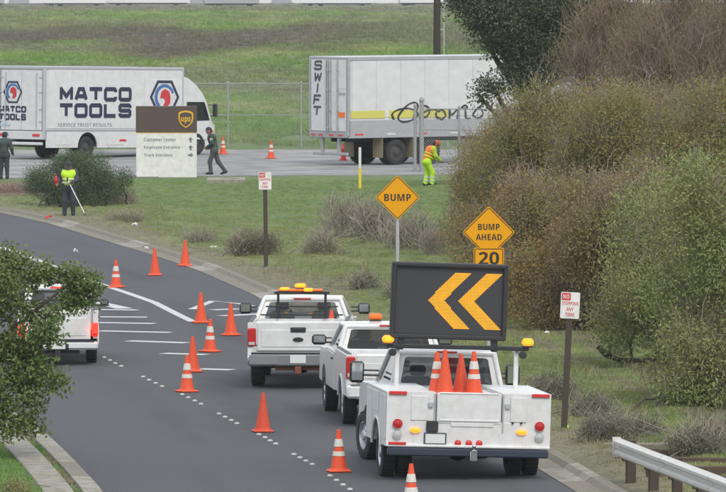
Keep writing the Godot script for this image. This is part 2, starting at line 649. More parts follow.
func grid_sheet(called: String, xs: Array, zs: Array, point: Callable, tint: Callable, m: Material) -> MeshInstance3D:
	var vv := PackedVector3Array()
	var cc := PackedColorArray()
	var idx := PackedInt32Array()
	for z in zs:
		for x in xs:
			var p: Vector3 = point.call(x, z)
			vv.append(p)
			cc.append(tint.call(p.x, p.z))
	var w := xs.size()
	var nn := PackedVector3Array()
	nn.resize(vv.size())
	for j in zs.size() - 1:
		for i in w - 1:
			var a := j * w + i
			idx.append_array(PackedInt32Array([a, a + w, a + 1, a + 1, a + w, a + w + 1]))
			var n := (vv[a + 1] - vv[a]).cross(vv[a + w] - vv[a])
			if n.y < 0.0:
				n = -n
			for t in [a, a + 1, a + w, a + w + 1]:
				nn[t] += n
	for i in nn.size():
		nn[i] = nn[i].normalized()
	# clockwise seen from above
	var e1 := vv[idx[1]] - vv[idx[0]]
	var e2 := vv[idx[2]] - vv[idx[0]]
	if e1.cross(e2).y > 0.0:
		for k in range(0, idx.size(), 3):
			var t2 := idx[k + 1]
			idx[k + 1] = idx[k + 2]
			idx[k + 2] = t2
	var a2 := []
	a2.resize(Mesh.ARRAY_MAX)
	a2[Mesh.ARRAY_VERTEX] = vv
	a2[Mesh.ARRAY_NORMAL] = nn
	a2[Mesh.ARRAY_COLOR] = cc
	a2[Mesh.ARRAY_INDEX] = idx
	var am := ArrayMesh.new()
	am.add_surface_from_arrays(Mesh.PRIMITIVE_TRIANGLES, a2)
	var o := add_mesh(called, am, m, self)
	o.set_meta("kind", "structure")
	return o


func road_color(x: float, z: float) -> Color:
	var n := noise_a.get_noise_2d(x * 1.2, z * 0.35)
	var n2 := noise_b.get_noise_2d(x, z * 0.5)
	var off := edge_x(RIGHT_EDGE, z) - x
	var f := 1.0 + n * 0.30 + n2 * 0.16 + noise_a.get_noise_2d(off * 9.0, z * 0.16) * 0.36
	# an older, greyer strip of paving across the junction, and dusty edges
	f *= 1.0 + 0.28 * smooth(-170.5, -172.5, z + n) * (1.0 - smooth(-181.0, -183.0, z + n * 2.0)) * smooth(5.6, 5.0, off)
	f *= 1.0 + 0.22 * smooth(-200.0, -240.0, z)
	# wheel paths polished paler, oil drip strips darker, both broken up
	for lane in [2.1, 5.6]:
		var u: float = absf(off - lane + n * 0.15)
		f *= 1.0 - 0.16 * smooth(0.45, 0.1, u) * (0.7 + n2) + 0.10 * smooth(0.35, 0.1, absf(u - 0.85))
	var dust := smooth(0.55, 0.0, off + n2 * 0.3) * 0.55
	return Color(f, f, f).lerp(Color(1.75, 1.55, 1.2), dust)


func ribbon(s: Soup, pts: Array, width: float, y: float) -> void:
	for i in pts.size() - 1:
		var a: Vector2 = pts[i]
		var b: Vector2 = pts[i + 1]
		var da: Vector2 = (pts[mini(i + 1, pts.size() - 1)] - pts[maxi(i - 1, 0)]).normalized().orthogonal() * width * 0.5
		var db: Vector2 = (pts[mini(i + 2, pts.size() - 1)] - pts[i]).normalized().orthogonal() * width * 0.5
		s.quad_from(Vector3(a.x + da.x, y, a.y + da.y), Vector3(b.x + db.x, y, b.y + db.y), Vector3(b.x - db.x, y, b.y - db.y), Vector3(a.x - da.x, y, a.y - da.y), Vector3(a.x, y - 5.0, a.y))


func kerb(called: String, table: Array, sign_x: float, z0: float, z1: float, profile: Array, m: Material, m2: Material) -> void:
	var root := Node3D.new()
	root.name = called
	root.set_meta("kind", "structure")
	add_child(root)
	var z := z0
	var n := 0
	while z > z1:
		var zb := z - 2.98
		var s := soup()
		var rows := []
		for k in 4:
			var zz := lerpf(z - 0.015, zb + 0.015, k / 3.0)
			var x := edge_x(table, zz)
			var dx := edge_x(table, zz - 0.5) - edge_x(table, zz + 0.5)
			var nrm := Vector2(1.0, dx).normalized() * sign_x
			var row := []
			for p in profile:
				row.append(Vector3(x + nrm.x * p.x, p.y, zz + nrm.y * p.x))
			rows.append(row)
		var mid: Vector3 = (rows[0][0] + rows[3][-1]) * 0.5 - Vector3(0, 0.3, 0)
		for k in 3:
			for i in profile.size() - 1:
				s.quad_from(rows[k][i], rows[k][i + 1], rows[k + 1][i + 1], rows[k + 1][i], mid)
		add_part("kerb_stone", s, m if n % 5 else m2, root, 30.0)
		z = zb
		n += 1


func setting() -> void:
	var zs := steps([[40.0, -96.0, -8.0], [-96.0, -300.0, -0.8], [-300.0, -1100.0, -5.0], [-1100.0, -4000.0, -290.0]])
	var xs := steps([[-1800.0, -100.0, 170.0], [-100.0, -17.0, 3.2], [-17.0, 13.0, 0.4], [13.0, 100.0, 3.2], [100.0, 1800.0, 170.0]])
	grid_sheet("ground", xs, zs, func(x, z): return Vector3(x, ground_height(x, z), z), ground_color, M.ground_cover)

	var us := []
	for i in 25:
		us.append(i / 24.0)
	var rz := steps([[-40.0, -96.0, -4.0], [-96.0, -250.0, -0.5], [-250.0, -300.0, -3.0]])
	grid_sheet("road", us, rz, func(u, z): return Vector3(lerpf(edge_x(LEFT_EDGE, z) - 0.02, edge_x(RIGHT_EDGE, z) + 0.02, u), 0.0, z), road_color, M.asphalt)

	# concrete yard in front of the fence
	var lot := soup()
	var near_edge := [Vector2(-26, -262.5), Vector2(-15, -263.5), Vector2(-9, -264.3), Vector2(-6, -266.3), Vector2(2.2, -267.6), Vector2(6, -268.0), Vector2(60, -268.0)]
	for i in near_edge.size() - 1:
		var a: Vector2 = near_edge[i]
		var b: Vector2 = near_edge[i + 1]
		var zfar := -301.5
		lot.quad_from(Vector3(a.x, 0.02, a.y), Vector3(b.x, 0.02, b.y), Vector3(b.x, 0.02, zfar), Vector3(a.x, 0.02, zfar), Vector3(a.x, -9, -280))
		lot.quad_from(Vector3(a.x, 0.02, a.y), Vector3(b.x, 0.02, b.y), Vector3(b.x, -0.1, b.y), Vector3(a.x, -0.1, a.y), Vector3(a.x, -1, -290))
	structure("paved_yard", lot, M.lot_concrete)

	kerb("kerb_right", RIGHT_EDGE, 1.0, -98.0, -246.0, [Vector2(0.0, 0.008), Vector2(0.42, 0.016), Vector2(0.50, 0.09), Vector2(0.66, 0.10), Vector2(0.70, -0.1)], M.gutter, M.concrete)
	kerb("kerb_left", LEFT_EDGE, -1.0, -98.0, -160.0, [Vector2(0.0, 0.006), Vector2(0.05, 0.10), Vector2(0.36, 0.12), Vector2(0.38, -0.1)], M.concrete, M.gutter)

	# narrow concrete walk with grass in its joints
	var walk := Node3D.new()
	walk.name = "sidewalk"
	walk.set_meta("kind", "structure")
	add_child(walk)
	var z := -98.0
	while z > -150.0:
		var s := soup()
		var mid_z := z - 1.5
		var x := edge_x(LEFT_EDGE, mid_z) - 0.75
		var dx := edge_x(LEFT_EDGE, mid_z - 1.0) - edge_x(LEFT_EDGE, mid_z + 1.0)
		s.xf = Transform3D(Basis(Vector3.UP, atan2(-dx, 2.0)), Vector3(x, 0.055 + rng.randf() * 0.015, mid_z))
		s.box(Vector3.ZERO, Vector3(0.48, 0.12, 2.86), 0.015)
		add_part("slab", s, M.concrete, walk)
		z -= 3.0

	# painted lines and raised dots
	var y := 0.005
	var s1 := soup()
	ribbon(s1, [Vector2(-12.13, -210.50), Vector2(-10.52, -202.69), Vector2(-8.94, -193.55), Vector2(-7.64, -185.20), Vector2(-6.49, -178.59), Vector2(-5.83, -174.95), Vector2(-5.10, -170.72), Vector2(-4.37, -165.04), Vector2(-3.94, -161.84)], 0.21, y)
	structure("lane_line", s1, M.line_paint)
	var s2 := soup()
	ribbon(s2, [Vector2(-4.10, -167.44), Vector2(-3.68, -171.45), Vector2(-2.99, -170.09), Vector2(-2.43, -168.09)], 0.20, y)
	structure("island_line", s2, M.line_paint)
	for h in [[Vector2(-3.61, -167.16), Vector2(-2.95, -167.62)], [Vector2(-3.32, -164.41), Vector2(-2.39, -165.32)], [Vector2(-6.64, -171.21), Vector2(-5.71, -167.72)], [Vector2(-6.42, -167.34), Vector2(-5.38, -167.06)], [Vector2(-6.24, -163.96), Vector2(-5.06, -163.83)], [Vector2(-6.14, -161.45), Vector2(-4.79, -161.02)], [Vector2(-5.96, -157.92), Vector2(-4.34, -157.26)], [Vector2(-5.17, -153.88), Vector2(-3.85, -153.09)], [Vector2(-4.27, -149.13), Vector2(-3.32, -148.62)], [Vector2(-3.36, -143.57), Vector2(-2.68, -143.23)], [Vector2(-6.31, -139.56), Vector2(-5.97, -139.46)]]:
		var s := soup()
		ribbon(s, [h[0], h[1]], 0.42, y)
		structure("hatch_line", s, M.line_paint)
	var dots := [Vector3(-5.47, 0, -147.59), Vector3(-5.31, 0, -146.55), Vector3(-5.16, 0, -145.48), Vector3(-5.00, 0, -144.47), Vector3(-4.43, 0, -140.87), Vector3(-4.28, 0, -139.82), Vector3(-4.12, 0, -138.79), Vector3(-3.96, 0, -137.77), Vector3(-3.50, 0, -135.28), Vector3(-3.36, 0, -134.31), Vector3(-3.21, 0, -133.36), Vector3(-3.07, 0, -132.41), Vector3(-2.67, 0, -129.61), Vector3(-2.54, 0, -128.72), Vector3(-2.41, 0, -127.81), Vector3(-2.29, 0, -126.95), Vector3(-1.85, 0, -124.08), Vector3(-1.73, 0, -123.29), Vector3(-1.63, 0, -122.49), Vector3(-1.52, 0, -121.72), Vector3(-1.18, 0, -119.15), Vector3(-1.07, 0, -118.38), Vector3(-0.96, 0, -117.61), Vector3(-0.85, 0, -116.85), Vector3(-0.54, 0, -114.29), Vector3(-0.43, 0, -113.32), Vector3(-0.32, 0, -112.36), Vector3(-0.21, 0, -111.42)]
	var ds := soup()
	ds.lathe([Vector2(0.055, 0.0), Vector2(0.05, 0.014), Vector2(0.034, 0.024), Vector2(0.0, 0.027)], 12)
	var dm := ds.mesh()
	for d in dots:
		var o := thing("road_dot", "small round white raised dot in the broken lane line", "road stud", d, 0.0, "raised dots of the broken lane line")
		var b := add_mesh("dome", dm, M.dot_white, o)
		b.scale = Vector3(0.9, 1.0, 1.25)


# ---------------------------------------------------------------- vehicles
# local axes of a vehicle: rear face at z = 0, front towards -z, x to its right
func arch(poly: Array, z: float, r: float, y: float, wheel_y: float) -> void:
	# appends a wheel arch to a polygon running towards -z along its bottom edge at height y
	var a0 := asin(clampf((y - wheel_y) / r, -1.0, 1.0))
	for i in 13:
		var a := lerpf(a0, PI - a0, i / 12.0)
		poly.append(Vector2(z + cos(a) * r, wheel_y + sin(a) * r))


var wheel_meshes := {}
func wheel(parent: Node, where: Vector3, r: float, w: float, out_sign: float, steer := 0.0, dual := false, rim := "aluminium") -> void:
	var key := "%.2f %.2f" % [r, w]
	if not wheel_meshes.has(key):
		var t := Soup.new()
		var prof := []
		var h := w * 0.5
		for p in [[0.60, -0.8], [0.64, -1.0], [0.86, -1.0], [0.96, -0.86], [1.0, -0.55], [1.0, 0.55], [0.96, 0.86], [0.86, 1.0], [0.64, 1.0], [0.60, 0.8]]:
			prof.append(Vector2(r * p[0], h * p[1]))
		t.lathe(prof, 28)
		for k in 28:
			var a := TAU * k / 28.0
			var b := Basis(Vector3.UP, -a)
			t.xf = Transform3D(b, b * Vector3(r * 1.0, 0, 0))
			t.box(Vector3.ZERO, Vector3(0.018, w * 0.86, r * 0.10))
		var m := Soup.new()
		m.lathe([Vector2(0.62 * r, -h * 0.7), Vector2(0.62 * r, h * 0.85), Vector2(0.56 * r, h * 0.85), Vector2(0.52 * r, h * 0.45), Vector2(0.36 * r, h * 0.55), Vector2(0.24 * r, h * 0.7), Vector2(0.20 * r, h * 0.95), Vector2(0.0, h * 0.98)], 24)
		for k in 8:
			var a := TAU * k / 8.0
			m.box(Vector3(cos(a) * 0.29 * r, h * 0.68, sin(a) * 0.29 * r), Vector3(0.02, 0.03, 0.02), 0.004)
		wheel_meshes[key] = [t.mesh(), m.mesh()]
	var o := Node3D.new()
	o.name = "wheel"
	parent.add_child(o, true)
	o.transform = Transform3D(Basis(Vector3.UP, steer) * Basis(Vector3(0, 0, 1), -PI / 2 * out_sign), where)
	add_mesh("tyre", wheel_meshes[key][0], M.rubber, o)
	add_mesh("rim", wheel_meshes[key][1], M[rim], o)
	if dual:
		var i := add_mesh("inner_tyre", wheel_meshes[key][0], M.rubber, o)
		i.position = Vector3(0, -w * 1.18, 0)


# the cab, bonnet and front of a truck, from the back of the cab (z0) forwards
func cab_front(t: Node3D, z0: float, p: Dictionary) -> void:
	var hw: float = p.hw
	var belt: float = p.belt
	var roof: float = p.roof
	var zc: float = z0 - p.cab            # foot of the windscreen
	var zn: float = zc - p.nose            # front end
	var wr: float = p.wr
	var zax: float = zn + 0.95
	var poly := [Vector2(z0, 0.52), Vector2(z0, belt), Vector2(zc, belt), Vector2(zc - 0.05, belt + 0.0), Vector2(zn + 0.12, belt - 0.10), Vector2(zn, belt - 0.25), Vector2(zn - 0.03, 0.55)]
	var rev := []
	arch(rev, zax, wr + 0.09, 0.52, wr)
	rev.reverse()
	for q in rev:
		poly.append(q)
	var body := soup()
	body.side(PackedVector2Array(poly), -hw + 0.05, hw - 0.05)
	# outer skins with softened shoulders
	for sx in [-1.0, 1.0]:
		var shell := []
		for q in poly:
			shell.append(Vector2(q.x, minf(q.y, belt - 0.07) if q.y > 0.9 else q.y))
		body.side(PackedVector2Array(shell), sx * (hw - 0.05), sx * hw)
		body.tube([Vector3(sx * (hw - 0.05), belt - 0.055, z0), Vector3(sx * (hw - 0.05), belt - 0.055, zc), Vector3(sx * (hw - 0.06), belt - 0.15, zn + 0.1)], 0.052, 0.05, 10)
	# greenhouse: rear frame, side frames, windscreen frame, roof
	var xb := hw - 0.08
	var xr: float = p.xr
	var zr: float = z0 - p.rake           # roof edge at the back
	var zf: float = zc + p.screen         # roof edge at the front
	var yr := roof - 0.05
	var zb := z0 - 0.02
	var bl := Vector3(-xb, belt, zb); var br := Vector3(xb, belt, zb)
	var tl := Vector3(-xr, yr, zr); var tr := Vector3(xr, yr, zr)
	var fl := Vector3(-xb, belt, zc); var fr := Vector3(xb, belt, zc)
	var ul := Vector3(-xr, yr, zf); var ur := Vector3(xr, yr, zf)
	var panes := []
	panes.append(["rear_window", body.ring([bl, br, tr, tl], p.get("pillar", 0.085), 0.06, 0.13, 0.045, Vector3(0, 0, -0.04))])
	panes.append(["side_window", body.ring([fl, bl, tl, ul], 0.06, 0.05, 0.13, 0.045, Vector3(0.03, 0, 0), p.get("back_pillar", 0.16))])
	panes.append(["side_window", body.ring([br, fr, ur, tr], p.get("back_pillar", 0.16), 0.05, 0.13, 0.045, Vector3(-0.03, 0, 0), 0.06)])
	panes.append(["windscreen", body.ring([fr, fl, ul, ur], 0.06, 0.05, 0.10, 0.045, Vector3(0, 0, 0.04))])
	for e in [[bl, tl], [br, tr], [fl, ul], [fr, ur], [tl, tr], [ul, ur], [tl, ul], [tr, ur]]:
		body.tube([e[0], e[1]], 0.045, 0.045, 10)
	for q in [tl, tr, ul, ur]:
		body.lathe([Vector2(0, -0.045), Vector2(0.032, -0.032), Vector2(0.045, 0), Vector2(0.032, 0.032), Vector2(0, 0.045)], 10, q)
	var n := 8
	var roof_pt := func(i: int, j: int) -> Vector3:
		var u := i / float(n) * 2.0 - 1.0
		var w := j / float(n) * 2.0 - 1.0
		return Vector3(xr * u, yr + 0.045 + (roof - yr - 0.02) * (1.0 - u * u) * (1.0 - w * w), lerpf(zr, zf, (w + 1.0) * 0.5))
	for i in n:
		for j in n:
			body.quad_from(roof_pt.call(i, j), roof_pt.call(i + 1, j), roof_pt.call(i + 1, j + 1), roof_pt.call(i, j + 1), Vector3(0, 0, (zr + zf) * 0.5))
	var cab := add_part("cab", body, M.white_paint, t)
	for w in panes:
		var g := soup()
		var shift: Vector3 = {"rear_window": Vector3(0, 0, -0.025), "windscreen": Vector3(0, 0, 0.025), "side_window": Vector3.ZERO}[w[0]]
		g.fan(w[1], shift)
		add_part(w[0], g, p.glass, cab)
	# third brake light on the roof edge
	var bs := soup()
	bs.box(Vector3(0, yr + 0.012, zr + 0.045), Vector3(0.34, 0.035, 0.03), 0.008)
	add_part("roof_brake_light", bs, M[p.get("third", "red_lens")], cab)
	# seats and steering wheel
	for sx in [-0.42, 0.42]:
		var st := soup()
		st.box(Vector3(sx, belt - 0.02, z0 - 0.55), Vector3(0.50, 0.36, 0.16), 0.06)
		st.box(Vector3(sx, belt + 0.26, z0 - 0.52), Vector3(0.27, 0.18, 0.10), 0.04)
		add_part("seat", st, M.seat_cloth, t)
	var sw := soup()
	var wheel_pts := []
	for k in 17:
		var a := TAU * k / 16.0
		wheel_pts.append(Vector3(-0.42 + cos(a) * 0.19, belt + 0.02 + sin(a) * 0.17, zc + 0.42 + sin(a) * -0.08))
	sw.tube(wheel_pts, 0.016, 0.016, 6)
	sw.box(Vector3(0, belt + 0.03, zc + 0.12), Vector3(hw * 1.7, 0.10, 0.3), 0.04)
	add_part("dashboard", sw, M.seat_cloth, t)
	# doors
	for sx in [-1.0, 1.0]:
		var ds := soup()
		ds.side(PackedVector2Array([Vector2(z0 - 0.32, 0.60), Vector2(z0 - 0.28, belt - 0.08), Vector2(zc + 0.05, belt - 0.08), Vector2(zc + 0.02, 0.60)]), sx * hw, sx * (hw + 0.012))
		var d := add_part("door", ds, M.white_paint, t)
		var hs := soup()
		hs.box(Vector3(sx * (hw + 0.025), belt - 0.17, z0 - 0.46), Vector3(0.03, 0.04, 0.20), 0.01)
		add_part("handle", hs, M[p.get("handle", "black_plastic")], d)
		# towing mirror on two arms
		var ms := soup()
		var mx: float = sx * (hw + p.mirror_out)
		var my: float = belt + p.get("mirror_up", 0.10)
		var mz: float = zc + 0.32
		ms.box(Vector3(mx, my, mz), p.mirror, 0.04)
		ms.tube([Vector3(sx * (hw - 0.06), my - 0.05, mz - 0.02), Vector3(mx, my - 0.05, mz - 0.02)], 0.022, 0.022, 6)
		ms.tube([Vector3(sx * (hw - 0.06), my + 0.03, mz - 0.02), Vector3(mx, my + 0.03, mz - 0.02)], 0.018, 0.018, 6)
		var mi := add_part("mirror", ms, M.black_plastic, t)
		var mg := soup()
		mg.box(Vector3(mx, my + 0.01, mz + p.mirror.z * 0.5), Vector3(p.mirror.x - 0.06, p.mirror.y - 0.07, 0.008))
		add_part("mirror_glass", mg, M.mirror_glass, mi)
	# front bumper, grille and headlamps
	var fs := soup()
	fs.box(Vector3(0, 0.58, zn - 0.06), Vector3(hw * 2.0, 0.22, 0.16), 0.05)
	add_part("front_bumper", fs, M.chrome, t)
	var gs := soup()
	gs.box(Vector3(0, 0.86, zn - 0.02), Vector3(hw * 1.2, 0.24, 0.06), 0.02)
	add_part("grille", gs, M.black_plastic, t)
	for sx in [-1.0, 1.0]:
		var ls := soup()
		ls.box(Vector3(sx * hw * 0.8, 0.88, zn - 0.015), Vector3(hw * 0.34, 0.2, 0.06), 0.03)
		add_part("headlight", ls, M.clear_lens, t)
	# front wheels
	var keep := lean
	lean = Transform3D()
	for sx in [-1.0, 1.0]:
		wheel(t, Vector3(sx * (hw - p.get("front_in", 0.13)), wr, zax), wr, p.ww, sx, p.get("steer", 0.0))
	var ax := soup()
	ax.tube([Vector3(-hw + 0.2, wr, zax), Vector3(hw - 0.2, wr, zax)], 0.06, 0.06, 8)
	add_part("front_axle", ax, M.dark_metal, t)
	lean = keep


func chassis(t: Node3D, length: float, axle_z: float, wr: float, hw: float) -> void:
	var s := soup()
	for sx in [-0.42, 0.42]:
		s.box(Vector3(sx, 0.56, -length * 0.5 - 0.1), Vector3(0.08, 0.16, length - 0.3), 0.01)
	for k in 4:
		s.box(Vector3(0, 0.55, -0.35 - k * (length - 0.8) / 3.0), Vector3(0.84, 0.08, 0.09), 0.01)
	s.box(Vector3(0.0, 0.50, -length * 0.55), Vector3(0.5, 0.26, 1.2), 0.05)
	s.tube([Vector3(0.55, 0.42, -0.10), Vector3(0.58, 0.45, -0.9), Vector3(0.45, 0.55, -1.8)], 0.04, 0.05, 8)
	add_part("frame", s, M.dark_metal, t)
	var a := soup()
	a.xf = Transform3D()
	a.tube([Vector3(-hw + 0.2, wr, axle_z), Vector3(hw - 0.2, wr, axle_z)], 0.055, 0.055, 10)
	a.lathe([Vector2(0, -0.17), Vector2(0.13, -0.12), Vector2(0.18, 0.0), Vector2(0.13, 0.12), Vector2(0, 0.17)], 14, Vector3(0, wr, axle_z))
	for sx in [-0.5, 0.5]:
		a.box(Vector3(sx, wr + 0.08, axle_z), Vector3(0.07, 0.06, 1.2), 0.01)
	add_part("rear_axle", a, M.dark_metal, t)


func pickup(label: String, where: Vector3, turn: float, roll: float, p: Dictionary) -> Node3D:
	var t := thing("pickup_truck", label, "truck", where, turn)
	lean = Transform3D(Basis(Vector3(0, 0, 1), roll), Vector3(0, 0.4, 0)) * Transform3D(Basis(), Vector3(0, -0.4, 0))
	var hw: float = p.hw
	var rail: float = p.rail
	var bl: float = p.bed
	var wr: float = p.wr
	var za: float = -p.overhang
	var b1: float = p.bumper_top
	# bed: two skins with wheel arches, floor, head board
	var s := soup()
	var poly := [Vector2(-0.03, 0.56), Vector2(-0.03, rail), Vector2(-bl, rail), Vector2(-bl, 0.54)]
	var rev := []
	arch(rev, za, wr + 0.10, 0.55, wr)
	rev.reverse()
	for q in rev:
		poly.append(q)
	for sx in [-1.0, 1.0]:
		s.side(PackedVector2Array(poly), sx * (hw - 0.10), sx * hw)
		s.tube([Vector3(sx * (hw - 0.05), rail, -0.05), Vector3(sx * (hw - 0.05), rail, -bl)], 0.05, 0.05, 10)
		# lip round the wheel arch
		var lip := []
		for i in 13:
			var a := PI * (0.06 + 0.88 * i / 12.0)
			lip.append(Vector3(sx * hw, wr + sin(a) * (wr + 0.10), za + cos(a) * (wr + 0.10)))
		s.tube(lip, 0.022, 0.022, 6)
	s.box(Vector3(0, 0.76, -bl * 0.5), Vector3(hw * 2.0 - 0.2, 0.05, bl - 0.1))
	s.box(Vector3(0, (0.76 + rail) * 0.5, -bl + 0.03), Vector3(hw * 2.0 - 0.2, rail - 0.76, 0.05), 0.01)
	add_part("cargo_bed", s, M.white_paint, t)
	for sx in [-1.0, 1.0]:
		var r := soup()
		r.box(Vector3(sx * (hw - 0.055), rail + 0.047, -bl * 0.5), Vector3(0.085, 0.022, bl - 0.1), 0.01)
		add_part("rail_cap", r, M.black_plastic, t)
		var ls := soup()
		var ly: float = p.lamp_y
		ls.box(Vector3(sx * (hw - p.lamp.x * 0.5 + 0.006), ly, -0.05), Vector3(p.lamp.x, p.lamp.y, 0.13), 0.025)
		var lamp_part := add_part("tail_light", ls, M[p.lamp_mat], t)
		var rs := soup()
		rs.box(Vector3(sx * (hw - p.lamp.x * 0.5 + 0.006), ly - p.lamp.y * 0.33, 0.014), Vector3(p.lamp.x * 0.7, p.lamp.y * 0.16, 0.012), 0.004)
		add_part("reversing_lens", rs, M.clear_lens if p.lamp_mat == "red_lens" else M.red_lens, lamp_part)
		if p.lamp_mat == "brake_red":
			lamp("brake_glow", Vector3(sx * (hw - 0.1), ly, 0.12), Color(1, 0.12, 0.08), 0.012, lamp_part)
	# tailgate
	var g := soup()
	var gw: float = hw * 2.0 - 2.0 * p.lamp.x - 0.02
	var gm := (b1 + rail) * 0.5 + 0.03
	g.box(Vector3(0, gm, -0.045), Vector3(gw, rail - b1, 0.08), 0.02)
	g.tube([Vector3(-gw * 0.5, rail + 0.015, -0.045), Vector3(gw * 0.5, rail + 0.015, -0.045)], 0.04, 0.04, 10)
	g.box(Vector3(0, gm - 0.03, -0.004), Vector3(gw - 0.16, rail - b1 - 0.22, 0.02), 0.012)
	var gate := add_part("tailgate", g, M.white_paint, t)
	var h := soup()
	h.box(Vector3(0, rail - 0.11, 0.012), Vector3(0.30, 0.10, 0.03), 0.012)
	h.box(Vector3(0, rail - 0.10, 0.03), Vector3(0.20, 0.035, 0.02), 0.008)
	add_part("handle", h, M.black_plastic, gate)
	if p.has("emblem"):
		var e := soup()
		e.xf = lean * Transform3D(Basis(Vector3(1, 0, 0), PI / 2).scaled(Vector3(1.0, 0.42, 1.0)), Vector3(0, rail - 0.30, 0.01))
		e.lathe([Vector2(0.0, 0.022), Vector2(0.085, 0.02), Vector2(0.105, 0.008), Vector2(0.105, 0.0)], 24)
		add_part("oval_badge", e, M.dark_metal, gate)
	# bumper with a licence plate and a hitch
	var b := soup()
	b.box(Vector3(0, (p.bumper_low + b1) * 0.5, 0.03), Vector3(hw * 2.0, b1 - p.bumper_low, 0.16), 0.04)
	var bump := add_part("rear_bumper", b, M[p.bumper_mat], t)
	var c := soup()
	c.box(Vector3(0, (p.bumper_low + b1) * 0.5 - 0.01, 0.045), Vector3(hw * 2.0 - 1.16, b1 - p.bumper_low - 0.02, 0.14), 0.03)
	c.box(Vector3(0, b1 + 0.006, 0.03), Vector3(hw * 2.0 - 0.14, 0.016, 0.15), 0.005)
	add_part("step_pad", c, M[p.step_mat], bump)
	var pl := soup()
	pl.box(Vector3(p.get("plate_x", 0.0), (p.bumper_low + b1) * 0.5 + 0.01, 0.122), Vector3(0.31, 0.16, 0.014), 0.004)
	add_part("licence_plate", pl, M.plate_white, bump)
	var hs := soup()
	hs.box(Vector3(0, p.bumper_low - 0.08, 0.06), Vector3(0.13, 0.15, 0.16), 0.015)
	hs.box(Vector3(0, p.bumper_low - 0.05, -0.05), Vector3(0.9, 0.07, 0.08), 0.01)
	add_part("hitch", hs, M.rust if p.has("rust_hitch") else M.dark_metal, t)
	chassis(t, bl + p.cab + p.nose, za, wr, hw)
	cab_front(t, -bl - 0.04, p)
	lean = Transform3D()
	for sx in [-1.0, 1.0]:
		wheel(t, Vector3(sx * (hw - p.ww * 0.5 - 0.02), wr, za), wr, p.ww, sx)
	lean = Transform3D(Basis(Vector3(0, 0, 1), roll), Vector3(0, 0.4, 0)) * Transform3D(Basis(), Vector3(0, -0.4, 0))
	return t


func beacon(parent: Node, where: Vector3, size: Vector3, lit: bool) -> void:
	var s := soup()
	s.box(where - Vector3(0, size.y * 0.55, 0), Vector3(size.x * 0.9, size.y * 0.25, size.z * 0.9), 0.01)
	var base := add_part("beacon_base", s, M.black_plastic, parent)
	var d := soup()
	d.box(where, size, minf(size.y, size.x) * 0.32)
	add_part("beacon_lens", d, M.beacon_amber if lit else M.amber_lens, base)
	if lit:
		lamp("beacon_glow", where + Vector3(0, 0.02, size.z * 0.5 + 0.06), Color(1.0, 0.62, 0.15), 0.008, base)


func cone_shape(parent: Node, banded: bool, faded: bool, h := 0.71) -> void:
	var m: Material = M.cone_faded if faded else M.cone_orange
	var s := soup()
	s.box(Vector3(0, 0.02, 0), Vector3(0.365, 0.04, 0.365), 0.018)
	add_part("base", s, m, parent)
	var c := soup()
	var r_at := func(y: float) -> float: return lerpf(0.135, 0.030, (y - 0.04) / (h - 0.04))
	c.lathe([Vector2(0.165, 0.038), Vector2(0.150, 0.052), Vector2(0.135, 0.075), Vector2(r_at.call(h * 0.5), h * 0.5), Vector2(0.034, h - 0.03), Vector2(0.033, h - 0.008), Vector2(0.024, h), Vector2(0.018, h - 0.004), Vector2(0.014, h - 0.06)], 24)
	add_part("shell", c, m, parent)
	if banded:
		for b in [[h * 0.60, h * 0.78], [h * 0.38, h * 0.49]]:
			var w := soup()
			w.lathe([Vector2(r_at.call(b[0]) + 0.002, b[0]), Vector2(r_at.call(b[0]) + 0.007, b[0] + 0.004), Vector2(r_at.call(b[1]) + 0.007, b[1] - 0.004), Vector2(r_at.call(b[1]) + 0.002, b[1])], 24)
			add_part("white_band", w, M.cone_white, parent)


func headache_rack(t: Node3D, z: float, x: float, low: float, high: float, extra: float) -> Node3D:
	var s := soup()
	for sx in [-1.0, 1.0]:
		s.box(Vector3(sx * x, (low + high) * 0.5, z), Vector3(0.05, high - low, 0.05), 0.01)
	s.box(Vector3(0, high, z), Vector3(x * 2.0 + extra, 0.05, 0.10), 0.012)
	s.box(Vector3(0, lerpf(low, high, 0.45), z), Vector3(x * 2.0 + 0.5, 0.028, 0.03), 0.006)
	s.box(Vector3(0, lerpf(low, high, 0.12), z), Vector3(x * 2.0 + 0.7, 0.028, 0.03), 0.006)
	return add_part("headache_rack", s, M.dark_metal, t)


